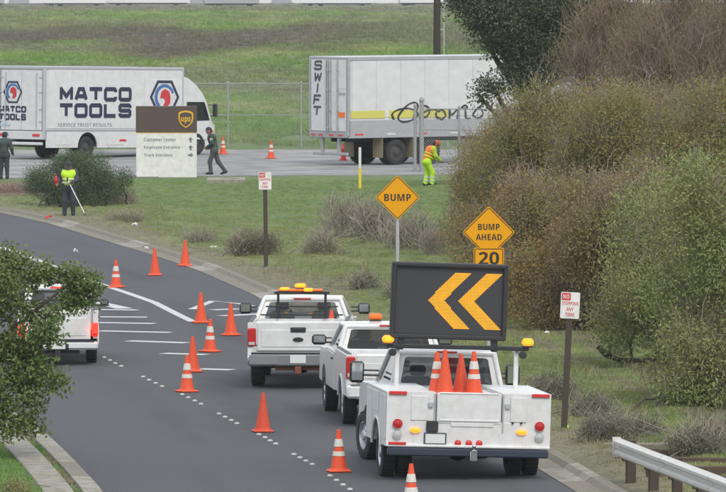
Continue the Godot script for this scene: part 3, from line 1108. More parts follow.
func matrix_vehicles() -> void:
	# ---- full size pickup with three lit amber lamps on its rack
	var a := pickup("white pickup truck with three glowing amber lamps on its rack", Vector3(-1.27, 0, -136.86), deg_to_rad(-1.6), 0.0, {
		"hw": 0.99, "rail": 1.28, "bed": 2.1, "wr": 0.40, "ww": 0.27, "overhang": 1.22, "bumper_low": 0.46, "bumper_top": 0.72,
		"lamp": Vector2(0.17, 0.36), "lamp_y": 1.02, "lamp_mat": "red_lens", "bumper_mat": "chrome", "step_mat": "grey_plastic", "emblem": true, "rust_hitch": true,
		"cab": 1.75, "nose": 1.75, "belt": 1.25, "roof": 1.70, "xr": 0.76, "rake": 0.22, "screen": 0.75, "glass": M.glass_pale,
		"mirror": Vector3(0.24, 0.22, 0.10), "mirror_out": 0.20, "mirror_up": 0.16})
	var rack := headache_rack(a, -2.0, 0.47, 1.3, 1.80, 0.16)
	beacon(rack, Vector3(-0.34, 1.87, -2.0), Vector3(0.20, 0.075, 0.12), true)
	beacon(rack, Vector3(-0.03, 1.94, -2.0), Vector3(0.22, 0.085, 0.14), true)
	beacon(rack, Vector3(0.13, 1.86, -1.95), Vector3(0.19, 0.075, 0.12), true)
	var bar := soup()
	bar.box(Vector3(-0.03, 1.85, -2.02), Vector3(0.9, 0.05, 0.16), 0.02)
	add_part("lamp_tray", bar, M.amber_lens, rack)
	lean = Transform3D()
	var c0 := thing("traffic_cone", "orange cone with white top band riding in white pickup bed", "traffic cone", a.transform * Vector3(0.62, 0.79, -1.0), 0.2, "cones carried on the trucks")
	cone_shape(c0, true, false)

	# ---- pickup with a small unlit amber roof lamp
	var b := pickup("white pickup truck with tall red tail lights and small orange roof lamp", Vector3(0.68, 0, -125.94), deg_to_rad(5.2), deg_to_rad(-0.8), {
		"hw": 0.99, "rail": 1.27, "bed": 2.35, "wr": 0.39, "ww": 0.25, "overhang": 1.15, "bumper_low": 0.52, "bumper_top": 0.76,
		"lamp": Vector2(0.17, 0.40), "lamp_y": 1.07, "lamp_mat": "red_lens", "bumper_mat": "white_paint", "step_mat": "grey_plastic",
		"cab": 1.70, "nose": 1.60, "belt": 1.25, "roof": 1.74, "xr": 0.78, "rake": 0.16, "screen": 0.72, "glass": M.glass_dark,
		"mirror": Vector3(0.27, 0.19, 0.11), "mirror_out": 0.18, "mirror_up": 0.12, "pillar": 0.07})
	beacon(b, Vector3(-0.20, 1.84, -3.0), Vector3(0.24, 0.13, 0.16), false)
	lean = Transform3D()

	# ---- compact pickup in the left lane, brake lights on
	var d := pickup("small white pickup truck with lit brake lights behind leafy branches", Vector3(-6.32, 0, -144.78), deg_to_rad(2.2), 0.0, {
		"hw": 0.83, "rail": 1.10, "bed": 1.75, "wr": 0.34, "ww": 0.23, "overhang": 1.05, "bumper_low": 0.33, "bumper_top": 0.50,
		"lamp": Vector2(0.14, 0.29), "lamp_y": 0.74, "lamp_mat": "brake_red", "bumper_mat": "white_paint", "step_mat": "bumper_blue",
		"cab": 1.45, "nose": 1.35, "belt": 1.06, "roof": 1.56, "xr": 0.62, "rake": 0.20, "screen": 0.62, "glass": M.glass_pale, "third": "brake_red",
		"mirror": Vector3(0.18, 0.15, 0.09), "mirror_out": 0.14, "mirror_up": 0.10})
	headache_rack(d, -1.62, 0.72, 1.12, 1.46, 0.10)
	lean = Transform3D()

	service_truck(Vector3(1.70, 0, -113.32))
	box_truck()
	semi_trailer()


func service_truck(where: Vector3) -> void:
	var t := thing("service_truck", "white utility service truck carrying a black chevron arrow board", "truck", where, deg_to_rad(7.6))
	var roll := deg_to_rad(-1.7)
	lean = Transform3D(Basis(Vector3(0, 0, 1), roll), Vector3(0, 0.4, 0)) * Transform3D(Basis(), Vector3(0, -0.4, 0))
	var hw := 1.345
	var top := 1.42
	var low := 0.53
	var bl := 2.45
	var wr := 0.40
	var za := -1.15
	# side cabinets with wheel arches
	for sx in [-1.0, 1.0]:
		var s := soup()
		var poly := [Vector2(-0.02, low), Vector2(-0.02, top), Vector2(-bl, top), Vector2(-bl, low)]
		var rev := []
		arch(rev, za, wr + 0.13, low, wr)
		rev.reverse()
		for q in rev:
			poly.append(q)
		s.side(PackedVector2Array(poly), sx * (hw - 0.80), sx * hw)
		s.tube([Vector3(sx * (hw - 0.012), top - 0.012, -0.03), Vector3(sx * (hw - 0.012), top - 0.012, -bl + 0.01)], 0.02, 0.02, 8)
		var cab_box := add_part("side_cabinet", s, M.service_white, t)
		for k in 3:
			var ds := soup()
			var z0: float = [-0.12, -0.98, -1.72][k]
			var z1: float = [-0.60, -1.66, -2.38][k]
			var y0: float = [low + 0.10, 1.02, low + 0.10][k]
			ds.box(Vector3(sx * (hw + 0.006), (y0 + top - 0.06) * 0.5, (z0 + z1) * 0.5), Vector3(0.016, top - 0.06 - y0, absf(z1 - z0)), 0.006)
			add_part("cabinet_door", ds, M.service_white, cab_box)
		# flare over the rear wheels
		var lip := []
		for i in 13:
			var a := PI * (0.05 + 0.9 * i / 12.0)
			lip.append(Vector3(sx * (hw + 0.005), wr + sin(a) * (wr + 0.13), za + cos(a) * (wr + 0.13)))
		var ls := soup()
		ls.tube(lip, 0.025, 0.025, 6)
		add_part("wheel_flare", ls, M.service_white, cab_box)
		# rear faces of the cabinets: raised door, hinge and latch
		var rs := soup()
		rs.box(Vector3(sx * (hw - 0.53 + 0.0), 1.16, -0.012), Vector3(0.27, 0.40, 0.02), 0.006)
		var door := add_part("rear_door", rs, M.service_white, cab_box)
		var hs := soup()
		hs.box(Vector3(sx * 0.63, 1.22, 0.008), Vector3(0.075, 0.09, 0.02), 0.008)
		add_part("latch", hs, M.aluminium, door)
		var he := soup()
		he.box(Vector3(sx * 0.56, 1.10, 0.004), Vector3(0.022, 0.62, 0.02), 0.005)
		add_part("hinge", he, M.aluminium, cab_box)
	# deck between the cabinets, and the drop tailgate
	var dk := soup()
	dk.box(Vector3(0, 1.34, -bl * 0.5 - 0.03), Vector3(hw * 2.0 - 1.61, 0.05, bl - 0.1), 0.01)
	add_part("deck", dk, M.service_white, t)
	var tg := soup()
	tg.box(Vector3(0, 1.165, -0.03), Vector3(1.06, 0.50, 0.06), 0.012)
	tg.box(Vector3(0, 0.97, 0.006), Vector3(0.98, 0.03, 0.02), 0.006)
	tg.box(Vector3(0, 1.41, -0.03), Vector3(0.98, 0.03, 0.08), 0.01)
	add_part("tailgate", tg, M.service_white, t)
	var lowp := soup()
	lowp.box(Vector3(0, 0.74, -0.04), Vector3(hw * 2.0 - 0.9, 0.42, 0.06), 0.01)
	lowp.box(Vector3(0.06, 0.90, -0.006), Vector3(0.70, 0.06, 0.02), 0.006)
	lowp.box(Vector3(0, 0.55, 0.0), Vector3(hw * 2.0 - 0.02, 0.05, 0.10), 0.015)
	var lower := add_part("lower_panel", lowp, M.service_white, t)
	var bp := soup()
	bp.box(Vector3(0, 0.45, -0.02), Vector3(hw * 2.0 - 0.06, 0.13, 0.16), 0.02)
	var bumper := add_part("rear_bumper", bp, M.bumper_blue, t)
	var ht := soup()
	ht.lathe([Vector2(0, 0.60), Vector2(0.025, 0.59), Vector2(0.034, 0.565), Vector2(0.02, 0.535), Vector2(0.02, 0.50)], 12, Vector3(0.08, 0, 0.12))
	ht.box(Vector3(0.08, 0.49, 0.10), Vector3(0.09, 0.03, 0.16), 0.008)
	ht.box(Vector3(0.08, 0.40, 0.06), Vector3(0.12, 0.16, 0.12), 0.01)
	add_part("tow_ball", ht, M.chrome, bumper)
	# lamps, reflectors and the plate
	var disc := func(called: String, x: float, y: float, r: float, m: Material, sq := 1.0) -> void:
		var s := soup()
		s.xf = lean * Transform3D(Basis(Vector3(1, 0, 0), PI / 2).scaled(Vector3(1.0, sq, 1.0)), Vector3(x, y, 0.0))
		s.lathe([Vector2(0.0, 0.036), Vector2(r * 0.45, 0.034), Vector2(r * 0.8, 0.026), Vector2(r * 0.84, 0.018), Vector2(r, 0.022), Vector2(r, -0.03)], 20)
		add_part(called, s, m, t)
	for sx in [-1.0, 1.0]:
		disc.call("tail_light", sx * 1.165, 0.90, 0.078, M.red_lens)
		disc.call("tail_light_centre", sx * 1.165, 0.90, 0.03, M.red_reflector)
		disc.call("reversing_light", sx * 1.165, 0.725, 0.072, M.clear_lens)
		disc.call("amber_marker", sx * 0.87, 0.80, 0.085, M.beacon_amber, 0.5)
		var rf := soup()
		rf.box(Vector3(sx * 1.17, top - 0.02, 0.0), Vector3(0.29, 0.055, 0.02), 0.005)
		add_part("reflector", rf, M.red_reflector, t)
	var rf2 := soup()
	rf2.box(Vector3(-1.17, 0.585, 0.056), Vector3(0.29, 0.045, 0.012), 0.004)
	add_part("reflector", rf2, M.red_reflector, t)
	for x in [-0.17, 0.01, 0.18]:
		disc.call("clearance_light", x, 0.605 + 0.0 * x, 0.052, M.red_reflector)
	for x in [0.72, 0.86]:
		disc.call("bolt", x, 0.95, 0.018, M.dark_metal)
	var bx := soup()
	bx.box(Vector3(-0.60, 0.87, 0.02), Vector3(0.19, 0.18, 0.06), 0.012)
	add_part("socket_box", bx, M.black_plastic, lower)
	var pf := soup()
	pf.box(Vector3(-0.545, 0.668, 0.004), Vector3(0.37, 0.20, 0.03), 0.008)
	var frame := add_part("plate_frame", pf, M.plate_frame, lower)
	var pl := soup()
	pl.box(Vector3(-0.545, 0.668, 0.018), Vector3(0.32, 0.15, 0.012), 0.004)
	add_part("licence_plate", pl, M.plate_white, frame)
	chassis(t, 5.6, za, wr, 1.1)
	# cab in front of the body
	cab_front(t, -bl - 0.12, {
		"hw": 1.0, "wr": wr, "ww": 0.25, "cab": 1.75, "nose": 1.65, "belt": 1.34, "roof": 1.97, "xr": 0.80, "rake": 0.14, "screen": 0.72, "glass": M.glass_dark,
		"mirror": Vector3(0.24, 0.36, 0.12), "mirror_out": 0.32, "mirror_up": 0.16, "pillar": 0.075, "steer": deg_to_rad(10.0), "front_in": 0.06})
	# rack behind the cab that carries the arrow board
	var r := soup()
	for sx in [-1.0, 1.0]:
		r.box(Vector3(sx * 0.99, 1.72, -1.55), Vector3(0.075, 0.66, 0.06), 0.012)
		r.box(Vector3(sx * 0.99, 2.03, -1.62), Vector3(0.07, 0.06, 0.2), 0.012)
	var rack := add_part("rack", r, M.service_white, t)
	var bm := soup()
	bm.box(Vector3(0.0, 2.08, -1.5), Vector3(2.36, 0.07, 0.14), 0.015)
	add_part("cross_beam", bm, M.dark_metal, rack)
	for sx in [-1.0, 1.0]:
		beacon(rack, Vector3(sx * 1.16 + 0.0, 2.19, -1.46), Vector3(0.19, 0.13, 0.13), true)
		var wl := soup()
		wl.xf = lean * Transform3D(Basis(Vector3(1, 0, 0), PI / 2), Vector3(sx * 1.08, 1.98, -1.44))
		wl.lathe([Vector2(0.0, 0.05), Vector2(0.05, 0.045), Vector2(0.062, 0.03), Vector2(0.062, -0.02), Vector2(0.03, -0.06), Vector2(0.0, -0.07)], 16)
		add_part("work_lamp", wl, M.dark_metal, rack)
	# arrow board, tilted back a little
	var base := Transform3D(Basis(Vector3(0, 0, 1), deg_to_rad(-0.3)), Vector3(-0.165, 2.835, -1.5))
	var keep := lean
	lean = keep * base
	var w := 1.92
	var h := 1.25
	var f := soup()
	for sy in [-1.0, 1.0]:
		f.box(Vector3(0, sy * (h * 0.5 - 0.035), 0), Vector3(w, 0.075, 0.18), 0.02)
	for sx in [-1.0, 1.0]:
		f.box(Vector3(sx * (w * 0.5 - 0.035), 0, 0), Vector3(0.075, h - 0.10, 0.178), 0.02)
	f.box(Vector3(0, 0, -0.05), Vector3(w - 0.08, h - 0.08, 0.05), 0.01)
	for sx in [-1.0, 1.0]:
		f.box(Vector3(sx * 0.78, -h * 0.5 - 0.09, -0.02), Vector3(0.10, 0.20, 0.12), 0.015)
		f.box(Vector3(sx * 0.78, -0.1, -0.14), Vector3(0.08, 1.2, 0.10), 0.015)
	var board := add_part("arrow_board", f, M.board_black, t)
	var fp := soup()
	fp.box(Vector3(0, 0, 0.0), Vector3(w - 0.15, h - 0.15, 0.05))
	add_part("face_panel", fp, M.board_face, board)
	for k in 2:
		var tip: float = [-0.345, 0.165][k]
		var led := soup()
		var pitch := 0.0225
		for iy in range(-21, 22):
			var yy := iy * pitch
			var x0 := tip + absf(yy) * 0.97
			for ix in 12:
				var x := snappedf(x0, pitch) + ix * pitch
				if x > tip + 0.705 or absf(yy) > 0.465:
					continue
				led.box(Vector3(x, yy + 0.01, 0.029), Vector3(0.0150, 0.0150, 0.008))
		add_part("lit_chevron", led, M.led_amber, board, 20.0)
	var al := AreaLight3D.new()
	al.name = "chevron_light"
	al.light_color = Color(1.0, 0.62, 0.12)
	al.light_energy = 0.10
	al.area_size = Vector2(1.3, 0.95)
	al.area_range = 14.0
	al.shadow_enabled = true
	al.transform = lean * Transform3D(Basis(Vector3.UP, PI), Vector3(0.25, 0, 0.12))
	board.add_child(al, true)
	lean = Transform3D()
	for sx in [-1.0, 1.0]:
		wheel(t, Vector3(sx * (hw - 0.16), wr, za), wr, 0.23, sx, 0.0, true)
	# cones carried on the deck
	var words := ["faded orange cone with a white band, leaning behind the tallest cone on the truck deck", "tall plain orange cone standing on the service truck deck", "slim dark orange cone between two brighter ones on the truck deck", "orange cone with a white band beside the tailgate latch on the truck deck"]
	var spots := [Vector3(-0.46, 1.365, -0.50), Vector3(-0.37, 1.365, -0.22), Vector3(-0.05, 1.365, -0.60), Vector3(0.11, 1.365, -0.25)]
	for k in 4:
		var o := thing("traffic_cone", words[k], "traffic cone", t.transform * (keep * spots[k]), [0.3, 0.1, 0.9, 0.2][k], "cones carried on the trucks")
		cone_shape(o, k == 0 or k == 3, k == 2, [0.68, 0.74, 0.66, 0.72][k])


func hex_ring(r: float, w: float, squash: float) -> PackedVector2Array:
	var p := PackedVector2Array()
	for k in 7:
		var a := TAU * (k % 6) / 6.0
		p.append(Vector2(cos(a) * r, sin(a) * r * squash))
	for k in 7:
		var a := -TAU * (k % 6) / 6.0
		p.append(Vector2(cos(a) * (r - w), sin(a) * (r - w) * squash))
	return p


# hexagon emblem with a red shape and a blue sweep inside
func hex_emblem(parent: Node, at: Transform3D, r: float) -> void:
	var keep := lean
	lean = keep * at
	var s := soup()
	for k in 6:
		var a0 := TAU * k / 6.0
		var a1 := TAU * (k + 1) / 6.0
		s.prism(PackedVector2Array([Vector2(cos(a0), sin(a0)) * r, Vector2(cos(a1), sin(a1)) * r, Vector2(cos(a1), sin(a1)) * r * 0.84, Vector2(cos(a0), sin(a0)) * r * 0.84]), Vector3.ZERO, Vector3.RIGHT, Vector3.UP, Vector3(0, 0, 0.012))
	var e := add_part("emblem", s, M.navy_print, parent)
	var b := soup()
	var sweep := PackedVector2Array()
	for k in 13:
		var a := lerpf(0.35, PI + 0.9, k / 12.0)
		sweep.append(Vector2(cos(a), sin(a)) * r * 0.68)
	for k in 13:
		var a := lerpf(PI + 0.9, 0.35, k / 12.0)
		sweep.append(Vector2(cos(a), sin(a)) * r * 0.52 + Vector2(0.02, 0))
	b.prism(sweep, Vector3.ZERO, Vector3.RIGHT, Vector3.UP, Vector3(0, 0, 0.012))
	add_part("blue_sweep", b, M.blue_print, e)
	var d := soup()
	var blob := PackedVector2Array()
	for q in [[-0.30, -0.05], [-0.22, 0.28], [0.02, 0.42], [0.30, 0.30], [0.40, 0.02], [0.36, -0.34], [0.12, -0.52], [-0.08, -0.42], [0.06, -0.22], [-0.06, -0.06]]:
		blob.append(Vector2(q[0], q[1]) * r)
	d.prism(blob, Vector3.ZERO, Vector3.RIGHT, Vector3.UP, Vector3(0, 0, 0.014))
	add_part("red_shape", d, M.red_print, e)
	lean = keep


func box_truck() -> void:
	var turn := deg_to_rad(-40.0)
	var right := Vector3(cos(turn), 0, -sin(turn))
	var hw := 1.32
	var t := thing("box_truck", "long white box truck lettered with tool brand and hexagon emblem", "truck", Vector3(-13.00, 0.02, -286.15) - right * hw, turn)
	var L := 8.5
	var mid := Vector3(0, 1.0, -4.0)
	lean = Transform3D(Basis(Vector3(1, 0, 0), deg_to_rad(-1.1)), mid) * Transform3D(Basis(), -mid)
	var s := soup()
	s.box(Vector3(0, 2.42, -L * 0.5), Vector3(hw * 2.0 - 0.02, 2.66, L - 0.06), 0.05)
	var box := add_part("cargo_box", s, M.white_paint, t)
	# side walls are made of riveted panels
	for k in 7:
		for sx in [-1.0, 1.0]:
			var p := soup()
			p.box(Vector3(sx * hw, 2.42, -0.13 - (k + 0.5) * 1.185), Vector3(0.02, 2.42, 1.178), 0.004)
			add_part("side_panel", p, M.white_paint, box)
	var rim := soup()
	for sx in [-1.0, 1.0]:
		rim.box(Vector3(sx * (hw - 0.02), 3.70, -L * 0.5), Vector3(0.10, 0.12, L), 0.02)
		rim.box(Vector3(sx * (hw - 0.02), 1.14, -L * 0.5), Vector3(0.08, 0.08, L), 0.015)
		rim.box(Vector3(sx * (hw - 0.02), 2.42, -L + 0.03), Vector3(0.09, 2.6, 0.10), 0.015)
	rim.box(Vector3(0, 3.70, 0.0), Vector3(hw * 2.0 - 0.1, 0.12, 0.08), 0.02)
	for sx in [-1.0, 1.0]:
		rim.box(Vector3(sx * (hw - 0.06), 2.2, 0.0), Vector3(0.14, 2.9, 0.09), 0.015)
	add_part("edge_trim", rim, M.aluminium, box)
	# skirt below the box, with an arch for the rear wheel
	for sx in [-1.0, 1.0]:
		var k := soup()
		var poly := [Vector2(-0.1, 0.42), Vector2(-0.1, 1.10), Vector2(-L, 1.10), Vector2(-L, 0.42)]
		var rev := []
		arch(rev, -2.6, 0.60, 0.42, 0.46)
		rev.reverse()
		for q in rev:
			poly.append(q)
		k.side(PackedVector2Array(poly), sx * (hw - 0.06), sx * (hw - 0.004))
		var skirt := add_part("skirt", k, M.white_paint, t)
		for z in [-1.1, -4.3, -6.3]:
			var h := soup()
			h.box(Vector3(sx * hw, 0.78, z), Vector3(0.02, 0.5, 1.0), 0.006)
			add_part("locker_door", h, M.service_white, skirt)
		var rd := soup()
		rd.box(Vector3(sx * (hw + 0.008), 0.72, -4.75), Vector3(0.012, 0.09, 0.42), 0.003)
		add_part("red_decal", rd, M.red_print, skirt)
	# side door
	var d := soup()
	d.box(Vector3(hw + 0.012, 2.1, -7.3), Vector3(0.02, 2.3, 1.9), 0.008)
	var door := add_part("side_door", d, M.white_paint, t)
	var dh := soup()
	dh.box(Vector3(hw + 0.035, 1.75, -6.55), Vector3(0.03, 0.18, 0.05), 0.008)
	add_part("handle", dh, M.black_plastic, door)
	# rear doors, lamps and bumper
	for sx in [-1.0, 1.0]:
		var r := soup()
		r.box(Vector3(sx * 0.57, 2.35, 0.0), Vector3(1.12, 2.45, 0.05), 0.015)
		var rd := add_part("rear_door", r, M.white_paint, t)
		for y in [1.5, 2.0, 2.7, 3.3]:
			var hg := soup()
			hg.box(Vector3(sx * 1.08, y, 0.03), Vector3(0.16, 0.07, 0.03), 0.008)
			add_part("hinge", hg, M.aluminium, rd)
		var rod := soup()
		rod.tube([Vector3(sx * 0.86, 1.2, 0.05), Vector3(sx * 0.86, 3.5, 0.05)], 0.018, 0.018, 6)
		add_part("lock_rod", rod, M.aluminium, rd)
	var bp := soup()
	bp.box(Vector3(0, 0.92, -0.02), Vector3(hw * 2.0, 0.34, 0.10), 0.02)
	bp.box(Vector3(0, 0.58, 0.05), Vector3(hw * 1.8, 0.12, 0.18), 0.02)
	var bump := add_part("rear_sill", bp, M.trailer_white, t)
	for x in [-1.0, 0.85]:
		var rl := soup()
		rl.box(Vector3(x, 0.93, 0.04), Vector3(0.40, 0.11, 0.03), 0.01)
		add_part("tail_light", rl, M.red_reflector, bump)
	# nose and cab
	var nose := [Vector2(-L + 0.02, 0.42), Vector2(-L + 0.02, 3.42), Vector2(-L - 0.45, 3.30), Vector2(-L - 0.95, 3.02), Vector2(-L - 1.35, 2.66), Vector2(-L - 1.58, 2.36), Vector2(-L - 1.95, 1.50), Vector2(-L - 2.12, 1.35), Vector2(-L - 2.16, 0.46)]
	var nr := []
	arch(nr, -L - 1.0, 0.55, 0.42, 0.46)
	nr.reverse()
	for q in nr:
		nose.append(q)
	var cs := soup()
	cs.side(PackedVector2Array(nose), -hw + 0.10, hw - 0.10)
	var cab := add_part("cab", cs, M.white_paint, t, 45.0)
	for sx in [-1.0, 1.0]:
		var ws := soup()
		ws.side(PackedVector2Array([Vector2(-L - 0.35, 1.52), Vector2(-L - 0.35, 2.32), Vector2(-L - 1.46, 2.32), Vector2(-L - 1.80, 1.55)]), sx * (hw - 0.10), sx * (hw - 0.085))
		add_part("side_window", ws, M.dark_glass, cab)
		var ds := soup()
		ds.side(PackedVector2Array([Vector2(-L - 0.28, 0.75), Vector2(-L - 0.28, 1.48), Vector2(-L - 1.75, 1.48), Vector2(-L - 1.62, 0.75)]), sx * (hw - 0.10), sx * (hw - 0.08))
		add_part("door", ds, M.white_paint, cab)
		var ms := soup()
		ms.box(Vector3(sx * (hw + 0.16), 1.98, -L - 1.85), Vector3(0.22, 0.55, 0.14), 0.04)
		ms.tube([Vector3(sx * (hw - 0.15), 2.2, -L - 1.75), Vector3(sx * (hw + 0.16), 2.2, -L - 1.85)], 0.02, 0.02, 6)
		ms.tube([Vector3(sx * (hw - 0.15), 1.75, -L - 1.85), Vector3(sx * (hw + 0.16), 1.75, -L - 1.85)], 0.02, 0.02, 6)
		add_part("mirror", ms, M.black_plastic, t)
	var wd := soup()
	wd.quad(Vector3(hw - 0.2, 2.30, -L - 1.62), Vector3(-hw + 0.2, 2.30, -L - 1.62), Vector3(-hw + 0.2, 1.56, -L - 1.945), Vector3(hw - 0.2, 1.56, -L - 1.945))
	add_part("windscreen", wd, M.dark_glass, cab)
	var gr := soup()
	gr.box(Vector3(0, 1.0, -L - 2.15), Vector3(1.5, 0.42, 0.06), 0.02)
	add_part("grille", gr, M.black_plastic, cab)
	for sx in [-1.0, 1.0]:
		var hl := soup()
		hl.box(Vector3(sx * (hw - 0.26), 0.98, -L - 2.10), Vector3(0.34, 0.24, 0.14), 0.04)
		add_part("headlight", hl, M.clear_lens, cab)
		var hd := soup()
		hd.box(Vector3(sx * (hw - 0.075), 1.28, -L - 0.45), Vector3(0.03, 0.05, 0.20), 0.01)
		hd.box(Vector3(sx * (hw - 0.095), 0.62, -L - 0.20), Vector3(0.05, 0.12, 0.5), 0.01)
		add_part("handle_and_step", hd, M.black_plastic, cab)
		var mk := soup()
		mk.box(Vector3(sx * (hw - 0.07), 1.10, -L - 1.95), Vector3(0.03, 0.10, 0.16), 0.01)
		add_part("marker_light", mk, M.amber_lens, cab)
	var fb := soup()
	fb.box(Vector3(0, 0.55, -L - 2.2), Vector3(hw * 1.9, 0.26, 0.14), 0.03)
	add_part("front_bumper", fb, M.grey_plastic, t)
	# lettering
	var on_side := Basis(Vector3.UP, PI / 2)
	block_letters("MATCO", Vector2(4.4, 0.60), 0.165, Transform3D(on_side, Vector3(hw + 0.012, 2.62, -3.05)), M.navy_print, box)
	block_letters("TOOLS", Vector2(4.4, 0.60), 0.165, Transform3D(on_side, Vector3(hw + 0.012, 1.95, -3.05)), M.navy_print, box)
	letters("lettering", "SERVICE TRUST RESULTS", Vector2(3.3, 0.14), Transform3D(on_side, Vector3(hw + 0.012, 1.36, -2.4)), M.grey_print, box, 400)
	hex_emblem(door, Transform3D(on_side.scaled(Vector3(1, 1, 1.15)), Vector3(hw + 0.024, 2.52, -7.3)), 0.80)
	hex_emblem(t, Transform3D(Basis(), Vector3(-0.47, 2.68, 0.027)), 0.52)
	block_letters("MATCO", Vector2(1.5, 0.27), 0.072, Transform3D(Basis(), Vector3(-0.47, 1.98, 0.027)), M.navy_print, t)
	block_letters("TOOLS", Vector2(1.5, 0.27), 0.072, Transform3D(Basis(), Vector3(-0.47, 1.66, 0.027)), M.navy_print, t)
	var strip := soup()
	strip.box(Vector3(-0.9, 1.33, 0.03), Vector3(0.62, 0.10, 0.012), 0.003)
	add_part("pale_decal", strip, M.pale_print, t)
	lean = Transform3D()
	for z in [-2.6, -L - 1.0]:
		for sx in [-1.0, 1.0]:
			wheel(t, Vector3(sx * (hw - 0.20), 0.46, z), 0.46, 0.27, sx, 0.0, z > -5.0, "dark_rim")
		var ax := soup()
		ax.tube([Vector3(-hw + 0.3, 0.46, z), Vector3(hw - 0.3, 0.46, z)], 0.07, 0.07, 8)
		add_part("axle", ax, M.dark_metal, t)
	var fr := soup()
	for sx in [-0.45, 0.45]:
		fr.box(Vector3(sx, 0.80, -5.0), Vector3(0.1, 0.22, 9.6), 0.01)
	for z in [-0.3, -2.6, -5.0, -8.0, -9.5]:
		fr.box(Vector3(0, 0.62, z), Vector3(0.9, 0.22, 0.14), 0.01)
	add_part("frame", fr, M.dark_metal, t)


